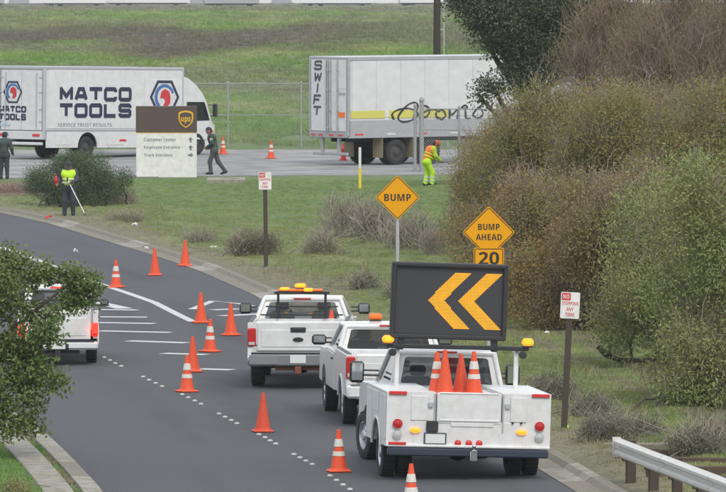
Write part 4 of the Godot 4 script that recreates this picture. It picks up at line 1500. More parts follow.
func semi_trailer() -> void:
	var turn := deg_to_rad(-53.0)
	var right := Vector3(cos(turn), 0, -sin(turn))
	var hw := 1.30
	var t := thing("semi_trailer", "long white semi trailer with black scrawl and yellow stripe along its side", "trailer", Vector3(-0.56, 0.02, -278.19) - right * hw, turn)
	var L := 16.1
	var lo := 1.16
	var hi := 4.32
	var s := soup()
	s.box(Vector3(0, (lo + hi) * 0.5, -L * 0.5), Vector3(hw * 2.0 - 0.04, hi - lo, L - 0.06), 0.03)
	var box := add_part("cargo_box", s, M.trailer_white, t)
	for k in 13:
		for sx in [-1.0, 1.0]:
			var p := soup()
			p.box(Vector3(sx * (hw - 0.01), 3.05, -0.16 - (k + 0.5) * 1.215), Vector3(0.02, 2.26, 1.205), 0.004)
			add_part("side_panel", p, M.trailer_white, box)
	for sx in [-1.0, 1.0]:
		var y := soup()
		for q in [[-0.95, 1.7], [-2.75, 1.5], [-4.35, 1.3]]:
			y.box(Vector3(sx * (hw - 0.008), 2.03, q[0]), Vector3(0.024, 0.31, q[1]), 0.004)
		add_part("yellow_stripe", y, M.yellow_stripe, box)
	var tr := soup()
	for sx in [-1.0, 1.0]:
		tr.box(Vector3(sx * (hw - 0.03), hi - 0.06, -L * 0.5), Vector3(0.10, 0.16, L), 0.02)
		tr.box(Vector3(sx * (hw - 0.03), 1.45, -L * 0.5), Vector3(0.09, 0.72, L), 0.015)
		tr.box(Vector3(sx * (hw - 0.06), (lo + hi) * 0.5, -0.02), Vector3(0.15, hi - lo, 0.12), 0.015)
	tr.box(Vector3(0, hi - 0.08, -0.02), Vector3(hw * 2.0 - 0.2, 0.18, 0.11), 0.02)
	tr.box(Vector3(0, lo + 0.05, -0.01), Vector3(hw * 2.0 - 0.1, 0.22, 0.13), 0.02)
	add_part("edge_trim", tr, M.seam_grey, box)
	for k in 9:
		var rf := soup()
		rf.box(Vector3(hw + 0.018, 1.24, -0.5 - k * 1.6), Vector3(0.01, 0.06, 0.42), 0.002)
		add_part("reflector_tape", rf, M.red_reflector if k % 2 == 0 else M.plate_white, box)
	for x in [-1.0, -0.5, 0.2, 0.8]:
		var rf := soup()
		rf.box(Vector3(x, lo + 0.05, 0.06), Vector3(0.28, 0.07, 0.012), 0.002)
		add_part("reflector_tape", rf, M.red_reflector, box)
	for sx in [-1.0, 1.0]:
		var d := soup()
		d.box(Vector3(sx * 0.58, 2.78, 0.02), Vector3(1.14, 2.84, 0.05), 0.01)
		var door := add_part("rear_door", d, M.white_paint, t)
		for x in ([-0.12, 0.0] if sx < 0.0 else [0.16, 0.62]):
			var rod := soup()
			rod.tube([Vector3(x, 1.32, 0.075), Vector3(x, 4.2, 0.075)], 0.026, 0.026, 8)
			for y in [1.5, 2.2, 3.0, 3.8]:
				rod.box(Vector3(x, y, 0.06), Vector3(0.12, 0.09, 0.05), 0.01)
			add_part("lock_rod", rod, M.seam_grey, door)
	var word := "SWIFT"
	for k in 5:
		block_letters(word[k], Vector2(0.50, 0.40), 0.088, Transform3D(Basis(Vector3(1, 0, 0), Vector3(0.16, 1, 0), Vector3(0, 0, 1)), Vector3(-0.68 - k * 0.02, 3.98 - k * 0.455, 0.046)), M.dark_grey_print, t)
	var om := soup()
	om.box(Vector3(0.88, 2.02, 0.05), Vector3(0.44, 0.22, 0.014), 0.003)
	add_part("orange_placard", om, M.amber_lens, t)
	for q in [[0.88, 3.28, 0.40, 0.42], [0.90, 2.86, 0.44, 0.10]]:
		var gm := soup()
		gm.box(Vector3(q[0], q[1], 0.05), Vector3(q[2], q[3], 0.012), 0.003)
		add_part("grey_decal", gm, M.seam_grey if q[3] < 0.2 else M.plate_white, t)
	# painted scrawl on the side: loops, hooks and strokes
	var scrawl := [
		[[2.1, 2.0], [2.0, 2.3], [2.3, 2.55], [2.9, 2.6], [3.3, 2.3], [3.0, 1.95], [2.5, 1.85], [2.3, 2.15], [2.7, 2.75], [3.1, 2.95], [3.3, 2.7], [3.1, 2.2], [3.2, 1.8]],
		[[3.5, 1.75], [3.4, 2.2], [3.6, 2.75], [3.9, 2.5], [3.7, 2.1], [3.5, 2.3], [4.0, 2.55], [4.4, 2.4]],
		[[4.3, 2.0], [4.2, 2.3], [4.5, 2.5], [4.7, 2.2], [4.5, 1.95], [4.3, 2.1]],
		[[4.9, 2.0], [4.9, 2.5], [5.0, 2.2], [5.3, 2.5], [5.3, 2.0]],
		[[5.5, 2.6], [5.7, 2.75], [5.8, 2.6], [5.6, 2.55]],
		[[5.7, 2.45], [5.75, 2.0], [5.95, 2.0]],
		[[6.2, 2.4], [6.1, 2.15], [6.4, 2.0], [6.6, 2.25], [6.45, 2.55], [6.2, 2.45], [6.5, 2.7]],
		[[6.85, 2.8], [6.75, 2.4]], [[7.1, 2.85], [6.95, 2.45]]]
	for line in scrawl:
		var g := soup()
		var pts := []
		for i in line.size() - 1:
			for k in 4:
				var w := k / 4.0
				var a := Vector2(line[maxi(i - 1, 0)][0], line[maxi(i - 1, 0)][1])
				var b := Vector2(line[i][0], line[i][1])
				var c := Vector2(line[i + 1][0], line[i + 1][1])
				var e := Vector2(line[mini(i + 2, line.size() - 1)][0], line[mini(i + 2, line.size() - 1)][1])
				var q := b.cubic_interpolate(c, a, e, w)
				pts.append(q)
		pts.append(Vector2(line[-1][0], line[-1][1]))
		for i in pts.size() - 1:
			var dir: Vector2 = (pts[i + 1] - pts[i]).normalized()
			var nr := dir.orthogonal() * (0.040 + 0.010 * sin(i * 0.9))
			var p0: Vector2 = pts[i] - dir * 0.02
			var p1: Vector2 = pts[i + 1] + dir * 0.02
			var z := hw + 0.012 + i * 0.0004
			g.prism(PackedVector2Array([p0 + nr, p1 + nr, p1 - nr, p0 - nr]), Vector3(z, 0.42, -0.15), Vector3(0, 0, -1), Vector3(0, 0.70, 0), Vector3(0.006, 0, 0))
		add_part("painted_scrawl", g, M.black_print, box)
	# wheels, flaps, under-run guard, frame and legs
	for z in [-2.4, -4.1]:
		for sx in [-1.0, 1.0]:
			wheel(t, Vector3(sx * (hw - 0.16), 0.51, z), 0.51, 0.28, sx, 0.0, true, "dark_rim")
		var ax := soup()
		ax.tube([Vector3(-hw + 0.3, 0.51, z), Vector3(hw - 0.3, 0.51, z)], 0.08, 0.08, 8)
		ax.box(Vector3(0, 0.85, z), Vector3(1.2, 0.5, 0.16), 0.02)
		add_part("axle", ax, M.dark_metal, t)
	for z in [-1.70, -3.22]:
		for sx in [-1.0, 1.0]:
			var f := soup()
			f.box(Vector3(sx * (hw - 0.34), 0.72, z), Vector3(0.66, 0.86, 0.02), 0.005)
			add_part("mud_flap", f, M.tan_rubber, t)
	var ug := soup()
	for sx in [-0.55, 0.55]:
		ug.box(Vector3(sx, 0.78, -0.08), Vector3(0.14, 0.78, 0.12), 0.015)
	ug.box(Vector3(0, 0.46, -0.06), Vector3(2.3, 0.12, 0.10), 0.02)
	add_part("under_run_guard", ug, M.seam_grey, t)
	var fr := soup()
	for sx in [-0.5, 0.5]:
		fr.box(Vector3(sx, 1.05, -8.0), Vector3(0.14, 0.26, 15.0), 0.01)
	for sx in [-0.8, 0.8]:
		fr.box(Vector3(sx, 0.56, -12.6), Vector3(0.16, 1.1, 0.16), 0.02)
		fr.box(Vector3(sx, 0.03, -12.6), Vector3(0.36, 0.05, 0.36), 0.01)
	add_part("frame_and_legs", fr, M.dark_metal, t)


# ---------------------------------------------------------------- street things
func road_sign(called: String, label: String, where: Vector3, tilt: float, post: Material, radius: float, high: float, square: bool) -> Node3D:
	var o := thing(called, label, "sign", where)
	o.rotation.z = tilt
	var s := soup()
	if square:
		s.box(Vector3(0, high * 0.5 - 0.15, -radius), Vector3(radius * 2.0, high + 0.3, radius * 2.0), 0.012)
	else:
		s.prism(PackedVector2Array([Vector2(-radius, 0), Vector2(-radius * 0.6, radius), Vector2(radius * 0.6, radius), Vector2(radius, 0), Vector2(radius * 0.7, -radius * 0.3), Vector2(-radius * 0.7, -radius * 0.3)]), Vector3(0, -0.3, -radius), Vector3.RIGHT, Vector3(0, 0, 1), Vector3(0, high + 0.3, 0))
	add_part("post", s, post, o)
	return o


func rounded_rect(w: float, h: float, r: float) -> PackedVector2Array:
	var p := PackedVector2Array()
	for c in [[1, 1, 0.0], [-1, 1, PI / 2], [-1, -1, PI], [1, -1, PI * 1.5]]:
		for k in 5:
			var a: float = c[2] + k / 4.0 * PI / 2
			p.append(Vector2(c[0] * (w * 0.5 - r) + cos(a) * r, c[1] * (h * 0.5 - r) + sin(a) * r))
	return p


func plate(called: String, parent: Node, poly: PackedVector2Array, at: Transform3D, m: Material, thick := 0.006) -> MeshInstance3D:
	var s := soup()
	s.xf = at
	s.prism(poly, Vector3.ZERO, Vector3.RIGHT, Vector3.UP, Vector3(0, 0, thick))
	return add_part(called, s, m, parent)


func frame_line(parent: Node, w: float, h: float, r: float, width: float, at: Transform3D, m: Material) -> void:
	var s := soup()
	s.xf = at
	var a := rounded_rect(w, h, r)
	var b := rounded_rect(w - width * 2.0, h - width * 2.0, maxf(r - width, 0.004))
	for i in a.size():
		var j := (i + 1) % a.size()
		s.prism(PackedVector2Array([a[i], a[j], b[j], b[i]]), Vector3.ZERO, Vector3.RIGHT, Vector3.UP, Vector3(0, 0, 0.003))
	add_part("border", s, m, parent)


func warning_diamond(o: Node3D, y: float, lines: Array, side: float) -> void:
	var turned := Basis(Vector3(0, 0, 1), PI / 4)
	var at := Transform3D(turned, Vector3(0, y, 0.012))
	var p := plate("diamond_plate", o, rounded_rect(side, side, 0.05), at, M.sign_yellow)
	frame_line(p, side - 0.035, side - 0.035, 0.045, 0.016, Transform3D(turned, Vector3(0, y, 0.018)), M.black_print)
	for k in lines.size():
		letters("lettering", lines[k][0], lines[k][1], Transform3D(Basis(), Vector3(0, y + lines[k][2], 0.019)), M.black_print, p, 700, 0.004)


func no_stopping(o: Node3D, y: float) -> void:
	var p := plate("sign_plate", o, rounded_rect(0.34, 0.47, 0.025), Transform3D(Basis(), Vector3(0, y, 0.012)), M.sign_white)
	plate("red_field", p, rounded_rect(0.16, 0.13, 0.015), Transform3D(Basis(), Vector3(-0.075, y + 0.155, 0.018)), M.sign_red, 0.003)
	letters("lettering", "NO", Vector2(0.11, 0.075), Transform3D(Basis(), Vector3(-0.075, y + 0.155, 0.021)), M.sign_white, p, 700, 0.003)
	letters("lettering", "STOPPING", Vector2(0.29, 0.062), Transform3D(Basis(), Vector3(0, y + 0.035, 0.018)), M.sign_red, p, 700, 0.003)
	letters("lettering", "ANY", Vector2(0.13, 0.062), Transform3D(Basis(), Vector3(0, y - 0.07, 0.018)), M.sign_red, p, 700, 0.003)
	letters("lettering", "TIME", Vector2(0.16, 0.062), Transform3D(Basis(), Vector3(0, y - 0.165, 0.018)), M.sign_red, p, 700, 0.003)


func link_panel(parent: Node, length: float, high: float, pitch: float, wire: float, m: Material) -> void:
	# woven wire: two families of slanting strands, one in front of the other
	var s := soup()
	for d in [-1.0, 1.0]:
		var x := -high
		while x < length + high:
			var x0 := x
			var x1: float = x + high * d
			var y0 := 0.0
			var y1 := high
			for e in 2:
				var lim := 0.0 if e == 0 else length
				if (x0 - lim) * (x1 - lim) < 0.0:
					var y := lerpf(y0, y1, (lim - x0) / (x1 - x0))
					var inside_first := (x0 > lim) == (e == 0)
					if inside_first:
						x1 = lim; y1 = y
					else:
						x0 = lim; y0 = y
			if minf(x0, x1) >= -0.001 and maxf(x0, x1) <= length + 0.001 and absf(y1 - y0) > 0.02:
				var z: float = d * wire * 0.5
				var a := Vector3(x0, y0 + 0.05, z)
				var b := Vector3(x1, y1 + 0.05, z)
				var n := (b - a).cross(Vector3(0, 0, 1)).normalized() * wire * 0.5
				s.quad(a - n, a + n, b + n, b - n)
			x += pitch
	var o := add_part("wire_mesh", s, m, parent)
	o.set_meta("kind", "stuff")


func post_tube(parent: Node, x: float, r: float, high: float) -> void:
	var s := soup()
	s.tube([Vector3(x, -0.2, 0), Vector3(x, high, 0)], r, r, 10)
	s.lathe([Vector2(r * 1.3, 0), Vector2(r * 1.2, r), Vector2(r * 0.5, r * 1.8), Vector2(0, r * 2.0)], 10, Vector3(x, high, 0))
	add_part("post", s, M.fence_grey, parent)


func street_things() -> void:
	# traffic cones: place, banded, faded, words
	var cones := [
		[Vector3(0.74, 0, -107.33), true, false, "orange cone with white bands just behind the service truck"],
		[Vector3(-0.40, 0, -115.17), true, false, "orange cone with white bands beside the service truck front wheel"],
		[Vector3(-1.79, 0, -124.76), false, true, "plain dull orange cone behind the pickup with amber lamps"],
		[Vector3(-3.43, 0, -136.08), true, false, "orange cone with white bands beside the raised road dots"],
		[Vector3(-3.47, 0, -142.55), false, false, "plain orange cone right behind a banded cone by the road dots"],
		[Vector3(-3.28, 0, -149.66), true, false, "orange cone with white bands at the end of a hatch line"],
		[Vector3(-2.95, 0, -156.08), false, false, "plain orange cone beside the pickup with amber lamps"],
		[Vector3(-3.74, 0, -161.32), false, false, "plain orange cone at the pointed end of the solid white line"],
		[Vector3(-6.30, 0, -178.33), true, false, "orange cone with white bands standing on the solid white line"],
		[Vector3(-5.50, 0, -184.91), false, false, "plain orange cone on the road between a banded cone and the kerb"],
		[Vector3(-4.85, 0, -190.48), false, false, "plain orange cone standing against the dusty kerb"],
		[Vector3(-5.89, 0.02, -294.58), true, false, "orange cone with one white band behind the walking person in the yard"],
		[Vector3(-3.79, 0.02, -288.21), true, false, "orange cone with one white band alone in the yard before the wire fence"]]
	for c in cones:
		var o := thing("traffic_cone", c[3], "traffic cone", c[0], rng.randf() * 1.5, "traffic cones of the work zone")
		o.rotation.x = rng.randf_range(-0.012, 0.012)
		o.rotation.z = rng.randf_range(-0.02, 0.02)
		cone_shape(o, c[1], c[2], 0.71 + rng.randf_range(-0.015, 0.02))

	# diamond warning signs
	var b := road_sign("warning_sign", "yellow diamond sign reading BUMP on a thin metal post", Vector3(0.83, 0, -168.09), 0.0, M.galvanised, 0.04, 3.0, false)
	warning_diamond(b, 2.66, [["BUMP", Vector2(0.64, 0.17), 0.0]], 0.765)
	var c2 := road_sign("warning_sign", "yellow diamond sign reading BUMP AHEAD above a speed plate of 20", Vector3(2.57, 0, -142.88), 0.0, M.galvanised, 0.04, 3.2, false)
	warning_diamond(c2, 2.84, [["BUMP", Vector2(0.44, 0.125), 0.11], ["AHEAD", Vector2(0.53, 0.125), -0.10]], 0.765)
	var sp := plate("speed_plate", c2, rounded_rect(0.62, 0.47, 0.04), Transform3D(Basis(), Vector3(0, 2.29, 0.025)), M.sign_yellow)
	frame_line(sp, 0.585, 0.435, 0.035, 0.016, Transform3D(Basis(), Vector3(0, 2.29, 0.031)), M.black_print)
	letters("lettering", "20", Vector2(0.42, 0.26), Transform3D(Basis(), Vector3(0, 2.31, 0.032)), M.black_print, sp, 700, 0.004)

	var n1 := road_sign("parking_sign", "white and red no stopping sign on a leaning wooden post beside shrubs", Vector3(3.58, 0, -124.50), deg_to_rad(-2.7), M.post_wood, 0.055, 2.5, true)
	no_stopping(n1, 2.28)
	var n2 := road_sign("parking_sign", "white and red no stopping sign on a wooden post in the lawn", Vector3(-2.60, 0, -187.51), deg_to_rad(0.6), M.post_wood, 0.055, 2.66, true)
	no_stopping(n2, 2.42)

	# company sign board
	var m := thing("entrance_sign", "brown and white entrance sign board with shield emblem and arrows", "sign", Vector3(-7.45, 0, -265.31))
	var w := 2.31
	var s1 := soup()
	s1.box(Vector3(0, 0.83, 0), Vector3(w - 0.02, 1.70, 0.34), 0.015)
	var lower := add_part("white_panel", s1, M.sign_white, m)
	var s2 := soup()
	s2.box(Vector3(0, 2.19, 0), Vector3(w, 1.0, 0.38), 0.015)
	var cap := add_part("brown_panel", s2, M.sign_brown, m)
	var s3 := soup()
	s3.box(Vector3(0, 1.685, 0), Vector3(w - 0.01, 0.03, 0.36), 0.004)
	add_part("gold_strip", s3, M.sign_gold, m)
	var shield := func(r: float) -> PackedVector2Array:
		var p := PackedVector2Array()
		for q in [[-0.82, 0.72], [-0.5, 0.90], [0.0, 0.98], [0.5, 0.90], [0.82, 0.72], [0.84, 0.1], [0.74, -0.35], [0.45, -0.72], [0.0, -1.0], [-0.45, -0.72], [-0.74, -0.35], [-0.84, 0.1]]:
			p.append(Vector2(q[0], q[1]) * r)
		return p
	var e := plate("shield", cap, shield.call(0.335), Transform3D(Basis(), Vector3(0.74, 2.20, 0.188)), M.sign_gold, 0.02)
	plate("shield_field", e, shield.call(0.275), Transform3D(Basis(), Vector3(0.74, 2.195, 0.206)), M.sign_brown, 0.012)
	letters("lettering", "ups", Vector2(0.37, 0.24), Transform3D(Basis(), Vector3(0.74, 2.16, 0.217)), M.sign_gold, e)
	for k in 3:
		letters("lettering", ["Customer Center", "Employee Entrance", "Truck Entrance"][k], [Vector2(1.22, 0.135), Vector2(1.36, 0.155), Vector2(1.08, 0.125)][k], Transform3D(Basis(), Vector3([-0.24, -0.17, -0.31][k], [1.42, 1.12, 0.84][k], 0.169)), M.grey_print, lower, 700, 0.008)
		var ar := PackedVector2Array([Vector2(-0.035, -0.10), Vector2(0.035, -0.10), Vector2(0.035, 0.0), Vector2(0.095, 0.0), Vector2(0.0, 0.10), Vector2(-0.095, 0.0), Vector2(-0.035, 0.0)])
		plate("arrow", lower, ar, Transform3D(Basis(Vector3(0, 0, 1), [0.0, 0.0, -PI / 2][k]), Vector3(0.92, [1.42, 1.12, 0.84][k], 0.168)), M.grey_print, 0.01)

	# concrete pad in the grass
	var pad := thing("concrete_pad", "low flat concrete pad in the lawn near the entrance sign", "slab", Vector3(-5.06, 0, -258.47))
	var ps := soup()
	ps.box(Vector3(0, 0.05, 0), Vector3(1.42, 0.24, 2.4), 0.02)
	ps.box(Vector3(0.2, 0.18, 0), Vector3(0.6, 0.02, 0.9), 0.004)
	add_part("slab", ps, M.concrete, pad)

	# yellow marker post
	var mk := thing("marker_post", "slim marker post, pale above and yellow below, in the lawn", "post", Vector3(-0.11, 0, -249.88))
	var mp := soup()
	mp.box(Vector3(0, 0.35, 0), Vector3(0.10, 0.9, 0.05), 0.015)
	add_part("yellow_base", mp, M.marker_yellow, mk)
	var mq := soup()
	mq.box(Vector3(0, 1.18, 0), Vector3(0.097, 0.76, 0.048), 0.015)
	add_part("pale_top", mq, M.plate_white, mk)

	# hydrant by the trailer
	var hy := thing("fire_hydrant", "small red fire hydrant standing by the trailer rear corner", "hydrant", Vector3(-0.80, 0.02, -285.47))
	var hs := soup()
	hs.lathe([Vector2(0.16, 0), Vector2(0.16, 0.05), Vector2(0.11, 0.07), Vector2(0.10, 0.42), Vector2(0.135, 0.44), Vector2(0.135, 0.49), Vector2(0.11, 0.52), Vector2(0.08, 0.60), Vector2(0.03, 0.64), Vector2(0.03, 0.69), Vector2(0, 0.70)], 16)
	var hb := add_part("barrel", hs, M.hydrant_red, hy)
	for d in [-1.0, 1.0]:
		var hn := soup()
		hn.tube([Vector3(0, 0.34, 0), Vector3(d * 0.17, 0.34, 0)], 0.05, 0.06, 8)
		add_part("nozzle", hn, M.hydrant_red, hb)

	# wire fence behind the yard, and the tall gate frame before the trailer
	var fz := -303.5
	var f := thing("wire_fence", "tall galvanised chain link fence behind the paved yard", "fence", Vector3(-22.0, 0, fz))
	var span := 29.0
	for k in 10:
		post_tube(f, 22.0 - 5.85 - 3.17 * 4.0 + k * 3.17 - 0.0, 0.038, 2.85)
	for y in [2.82, 1.45]:
		var rs := soup()
		rs.tube([Vector3(0, y, 0), Vector3(span, y, 0)], 0.024 if y > 2.0 else 0.018, 0.024 if y > 2.0 else 0.018, 8)
		add_part("rail", rs, M.fence_grey, f)
	link_panel(f, span, 2.75, 0.11, 0.007, M.fence_grey)
	var gt := thing("wire_gate", "galvanised chain link gate frame standing before the trailer", "gate", Vector3(2.02, 0, -271.29), deg_to_rad(-14.0))
	for q in [[0.0, 2.55, 0.06], [0.26, 2.75, 0.085], [1.75, 2.5, 0.045], [3.3, 2.6, 0.06], [5.2, 2.5, 0.05]]:
		post_tube(gt, q[0], q[2], q[1])
	for y in [2.45, 1.65, 0.25]:
		var rs := soup()
		rs.tube([Vector3(0.26, y, 0), Vector3(6.5, y, 0)], 0.022, 0.022, 8)
		add_part("rail", rs, M.fence_grey, gt)
	link_panel(gt, 6.5, 2.4, 0.11, 0.007, M.fence_grey)

	# utility pole far behind the trailer
	var up := thing("utility_pole", "thick dark wooden utility pole rising behind the trailer", "pole", Vector3(3.35, 0, -317.04))
	var us := soup()
	us.tube([Vector3(0, -0.5, 0), Vector3(0, 5, 0), Vector3(0.03, 11, 0)], 0.19, 0.14, 14)
	var shaft := add_part("shaft", us, M.pole_wood, up)
	var uc := soup()
	uc.tube([Vector3(0.31, 0, 0.05), Vector3(0.31, 10, 0.05)], 0.03, 0.03, 8)
	for y in [1.0, 3.0, 5.0, 7.0, 9.0]:
		uc.box(Vector3(0.22, y, 0.05), Vector3(0.2, 0.05, 0.05), 0.01)
	add_part("conduit", uc, M.galvanised, shaft)
	var ua := soup()
	ua.box(Vector3(0, 10.2, 0.2), Vector3(2.4, 0.12, 0.1), 0.02)
	add_part("cross_arm", ua, M.pole_wood, up)

	guard_rail()
	far_buildings()


func guard_rail() -> void:
	var a := Vector3(4.12, 0, -112.47)
	var dir := Vector3(1.42, 0, 9.6).normalized()
	var t := thing("guardrail", "galvanised steel guardrail on short timber posts beside the road", "guardrail", a, atan2(dir.x, dir.z))
	# w shaped beam; local z runs along the rail, towards -x is the road
	var prof := [Vector2(-0.012, 0.158), Vector2(-0.030, 0.140), Vector2(-0.088, 0.105), Vector2(-0.088, 0.060), Vector2(-0.012, 0.022), Vector2(-0.012, -0.022), Vector2(-0.088, -0.060), Vector2(-0.088, -0.105), Vector2(-0.030, -0.140), Vector2(-0.012, -0.158)]
	var made := 0
	for k in 8:
		var z0 := k * 1.95 - (0.10 if k else 0.0)
		var z1 := (k + 1) * 1.95
		var s := soup()
		var bump := 0.004 * (k % 2)
		for i in prof.size() - 1:
			var p: Vector2 = prof[i]
			var q: Vector2 = prof[i + 1]
			for side in [0.0, 0.004]:
				s.quad_from(Vector3(p.x + side - bump, 0.60 + p.y, z0), Vector3(q.x + side - bump, 0.60 + q.y, z0), Vector3(q.x + side - bump, 0.60 + q.y, z1), Vector3(p.x + side - bump, 0.60 + p.y, z1), Vector3(5.0 if side == 0.0 else -5.0, 0.6, (z0 + z1) * 0.5))
		for y in [0.68, 0.52]:
			s.box(Vector3(-0.03 - bump, y - 0.0, z0 + 0.12), Vector3(0.10, 0.03, 0.03), 0.008)
		add_part("beam", s, M.rail_steel, t)
		made += 1
	var es := soup()
	es.prism(PackedVector2Array([Vector2(-0.10, -0.16), Vector2(-0.10, 0.165), Vector2(0.03, 0.165), Vector2(0.07, 0.10), Vector2(0.07, -0.10), Vector2(0.03, -0.16)]), Vector3(0, 0.60, -0.02), Vector3(1, 0, 0), Vector3(0, 1, 0), Vector3(0, 0, -0.01))
	add_part("end_plate", es, M.rail_steel, t)
	for k in 8:
		var s := soup()
		s.box(Vector3(0.13, 0.27, 0.35 + k * 1.95), Vector3(0.15, 0.95, 0.15), 0.012)
		var po := add_part("timber_post", s, M.post_wood, t)
		var bl := soup()
		bl.box(Vector3(0.015, 0.58, 0.35 + k * 1.95), Vector3(0.05, 0.36, 0.15), 0.01)
		add_part("block", bl, M.post_wood, po)
	# old timbers and boards lying behind the rail
	var lots := [[Vector3(4.78, 0, -119.77), 1.3, 0.1, 0.30, "weathered pale board lying flat behind the guardrail end"], [Vector3(5.03, 0, -117.42), 1.6, 0.16, 0.14, "dark squared timber lying behind the guardrail beside low shrubs"], [Vector3(5.35, 0, -115.61), 1.5, 0.16, 0.12, "brown squared timber in a row of timbers behind the guardrail"], [Vector3(5.47, 0, -113.42), 1.8, 0.17, 0.12, "long brown timber closest behind the guardrail beam"], [Vector3(5.78, 0, -115.61), 1.2, 0.15, 0.13, "short dark timber under the dry shrub behind the guardrail"]]
	for k in lots.size():
		var q: Array = lots[k]
		var o := thing("timber", q[4], "timber", q[0], rng.randf_range(-0.25, 0.25))
		var s := soup()
		s.box(Vector3(0, q[2] * 0.5 + 0.05, 0), Vector3(q[1], q[2], q[3]), 0.012)
		s.box(Vector3(q[1] * 0.1, q[2] * 0.5 + 0.05, 0), Vector3(q[1] * 0.8, q[2] + 0.006, q[3] * 0.5), 0.004)
		o.add_child(MeshInstance3D.new(), true) if false else add_part("board", s, M.gutter if k == 0 else M.plank_wood, o)


func far_buildings() -> void:
	var spec := [[-64.0, 42.0, 9.0, "long low white warehouse with grey doors beyond the field"], [-12.0, 36.0, 8.0, "pale warehouse with dark roof edge in the middle beyond the field"], [40.0, 44.0, 10.0, "wide white warehouse behind the utility pole beyond the field"]]
	for q in spec:
		var t := thing("warehouse", q[3], "building", Vector3(q[0], 0, -1120.0), 0.0, "warehouses beyond the field")
		var s := soup()
		s.box(Vector3(0, q[2] * 0.5, -12.0), Vector3(q[1], q[2], 24.0), 0.1)
		add_part("wall", s, M.far_white, t)
		var r := soup()
		r.box(Vector3(0, q[2] + 0.2, -12.0), Vector3(q[1] + 0.8, 0.6, 24.8), 0.1)
		add_part("roof", r, M.far_roof, t)
		var x: float = -q[1] * 0.5 + 4.0
		while x < q[1] * 0.5 - 3.0:
			var d := soup()
			d.box(Vector3(x, 2.0, 0.05), Vector3(3.2, 4.0, 0.2), 0.05)
			add_part("loading_door", d, M.far_grey, t)
			x += 6.5
	# trailers and vans parked before the warehouses
	var k := 0
	for x in [-58.0, -44.0, -33.0, -20.0, -4.0, 9.0, 21.0, 36.0, 52.0]:
		var t := thing("parked_trailer", "distant white trailer parked before the warehouses beyond the field", "trailer", Vector3(x, 0, -1062.0 - (k % 3) * 6.0), rng.randf_range(-0.2, 0.2), "trailers parked beyond the field")
		var s := soup()
		var w := 7.0 + (k * 37 % 5) * 1.4
		s.box(Vector3(0, 2.1, 0), Vector3(w, 3.3, 2.6), 0.08)
		add_part("box", s, M.far_white if k % 3 else M.far_grey, t)
		var f := soup()
		f.box(Vector3(0, 0.42, 0), Vector3(w * 0.94, 0.2, 1.6), 0.05)
		add_part("frame", f, M.dark_metal, t)
		for wx in [-0.36, -0.22, 0.34]:
			var wh := soup()
			wh.xf = Transform3D(Basis(Vector3(1, 0, 0), PI / 2), Vector3(w * wx, 0.4, 0))
			wh.lathe([Vector2(0, -1.2), Vector2(0.4, -1.2), Vector2(0.4, 1.2), Vector2(0, 1.2)], 14)
			add_part("wheel", wh, M.rubber, t)
		k += 1


func litter() -> void:
	var spots := [[Vector3(-8.24, 0, -199.33), "red plastic scrap lying on the road by the solid line", "red"], [Vector3(-10.07, 0, -223.00), "small orange-red scrap at the dusty road edge near the worker", "red"], [Vector3(-8.18, 0, -198.67), "flat pale paper scrap on the asphalt across from the worker", "white"], [Vector3(-5.93, 0, -218.14), "white paper scrap on the verge below the dark bush", "white"], [Vector3(-7.10, 0, -217.75), "small white scrap among brown weeds on the verge", "white"], [Vector3(-6.17, 0, -200.66), "white crumpled scrap against the kerb near plain cones", "white"], [Vector3(-4.31, 0, -201.00), "white scrap beside the round clipped shrub", "white"], [Vector3(4.10, 0, -155.87), "white scrap in the grass under the willow thicket", "white"], [Vector3(6.03, 0, -138.59), "white scrap on the slope under the green willow", "white"], [Vector3(5.46, 0, -120.01), "white crumpled bag behind the guardrail", "white"], [Vector3(3.63, 0, -124.76), "bright yellow scrap at the foot of the leaning wooden post", "yellow"]]
	for q in spots:
		if q[2] == "red" and q[0].z > -210.0:
			continue
		var t := thing("litter", q[1], "litter", q[0], rng.randf() * 3.0)
		var s := soup()
		var r := 0.07 if q[2] != "red" else 0.10
		for k in 5:
			var p := Vector3(rng.randf_range(-1, 1), rng.randf_range(0.2, 0.8), rng.randf_range(-1, 1)) * r
			s.xf = Transform3D(Basis.from_euler(Vector3(rng.randf() * 3, rng.randf() * 3, rng.randf() * 3)), p + Vector3(0, 0.03, 0))
			s.box(Vector3.ZERO, Vector3(r * 1.2, r * 0.25, r * 1.0), 0.006)
		add_part("crumpled_sheet", s, {"red": M.hydrant_red, "white": M.litter_white, "yellow": M.vest_lime}[q[2]], t)


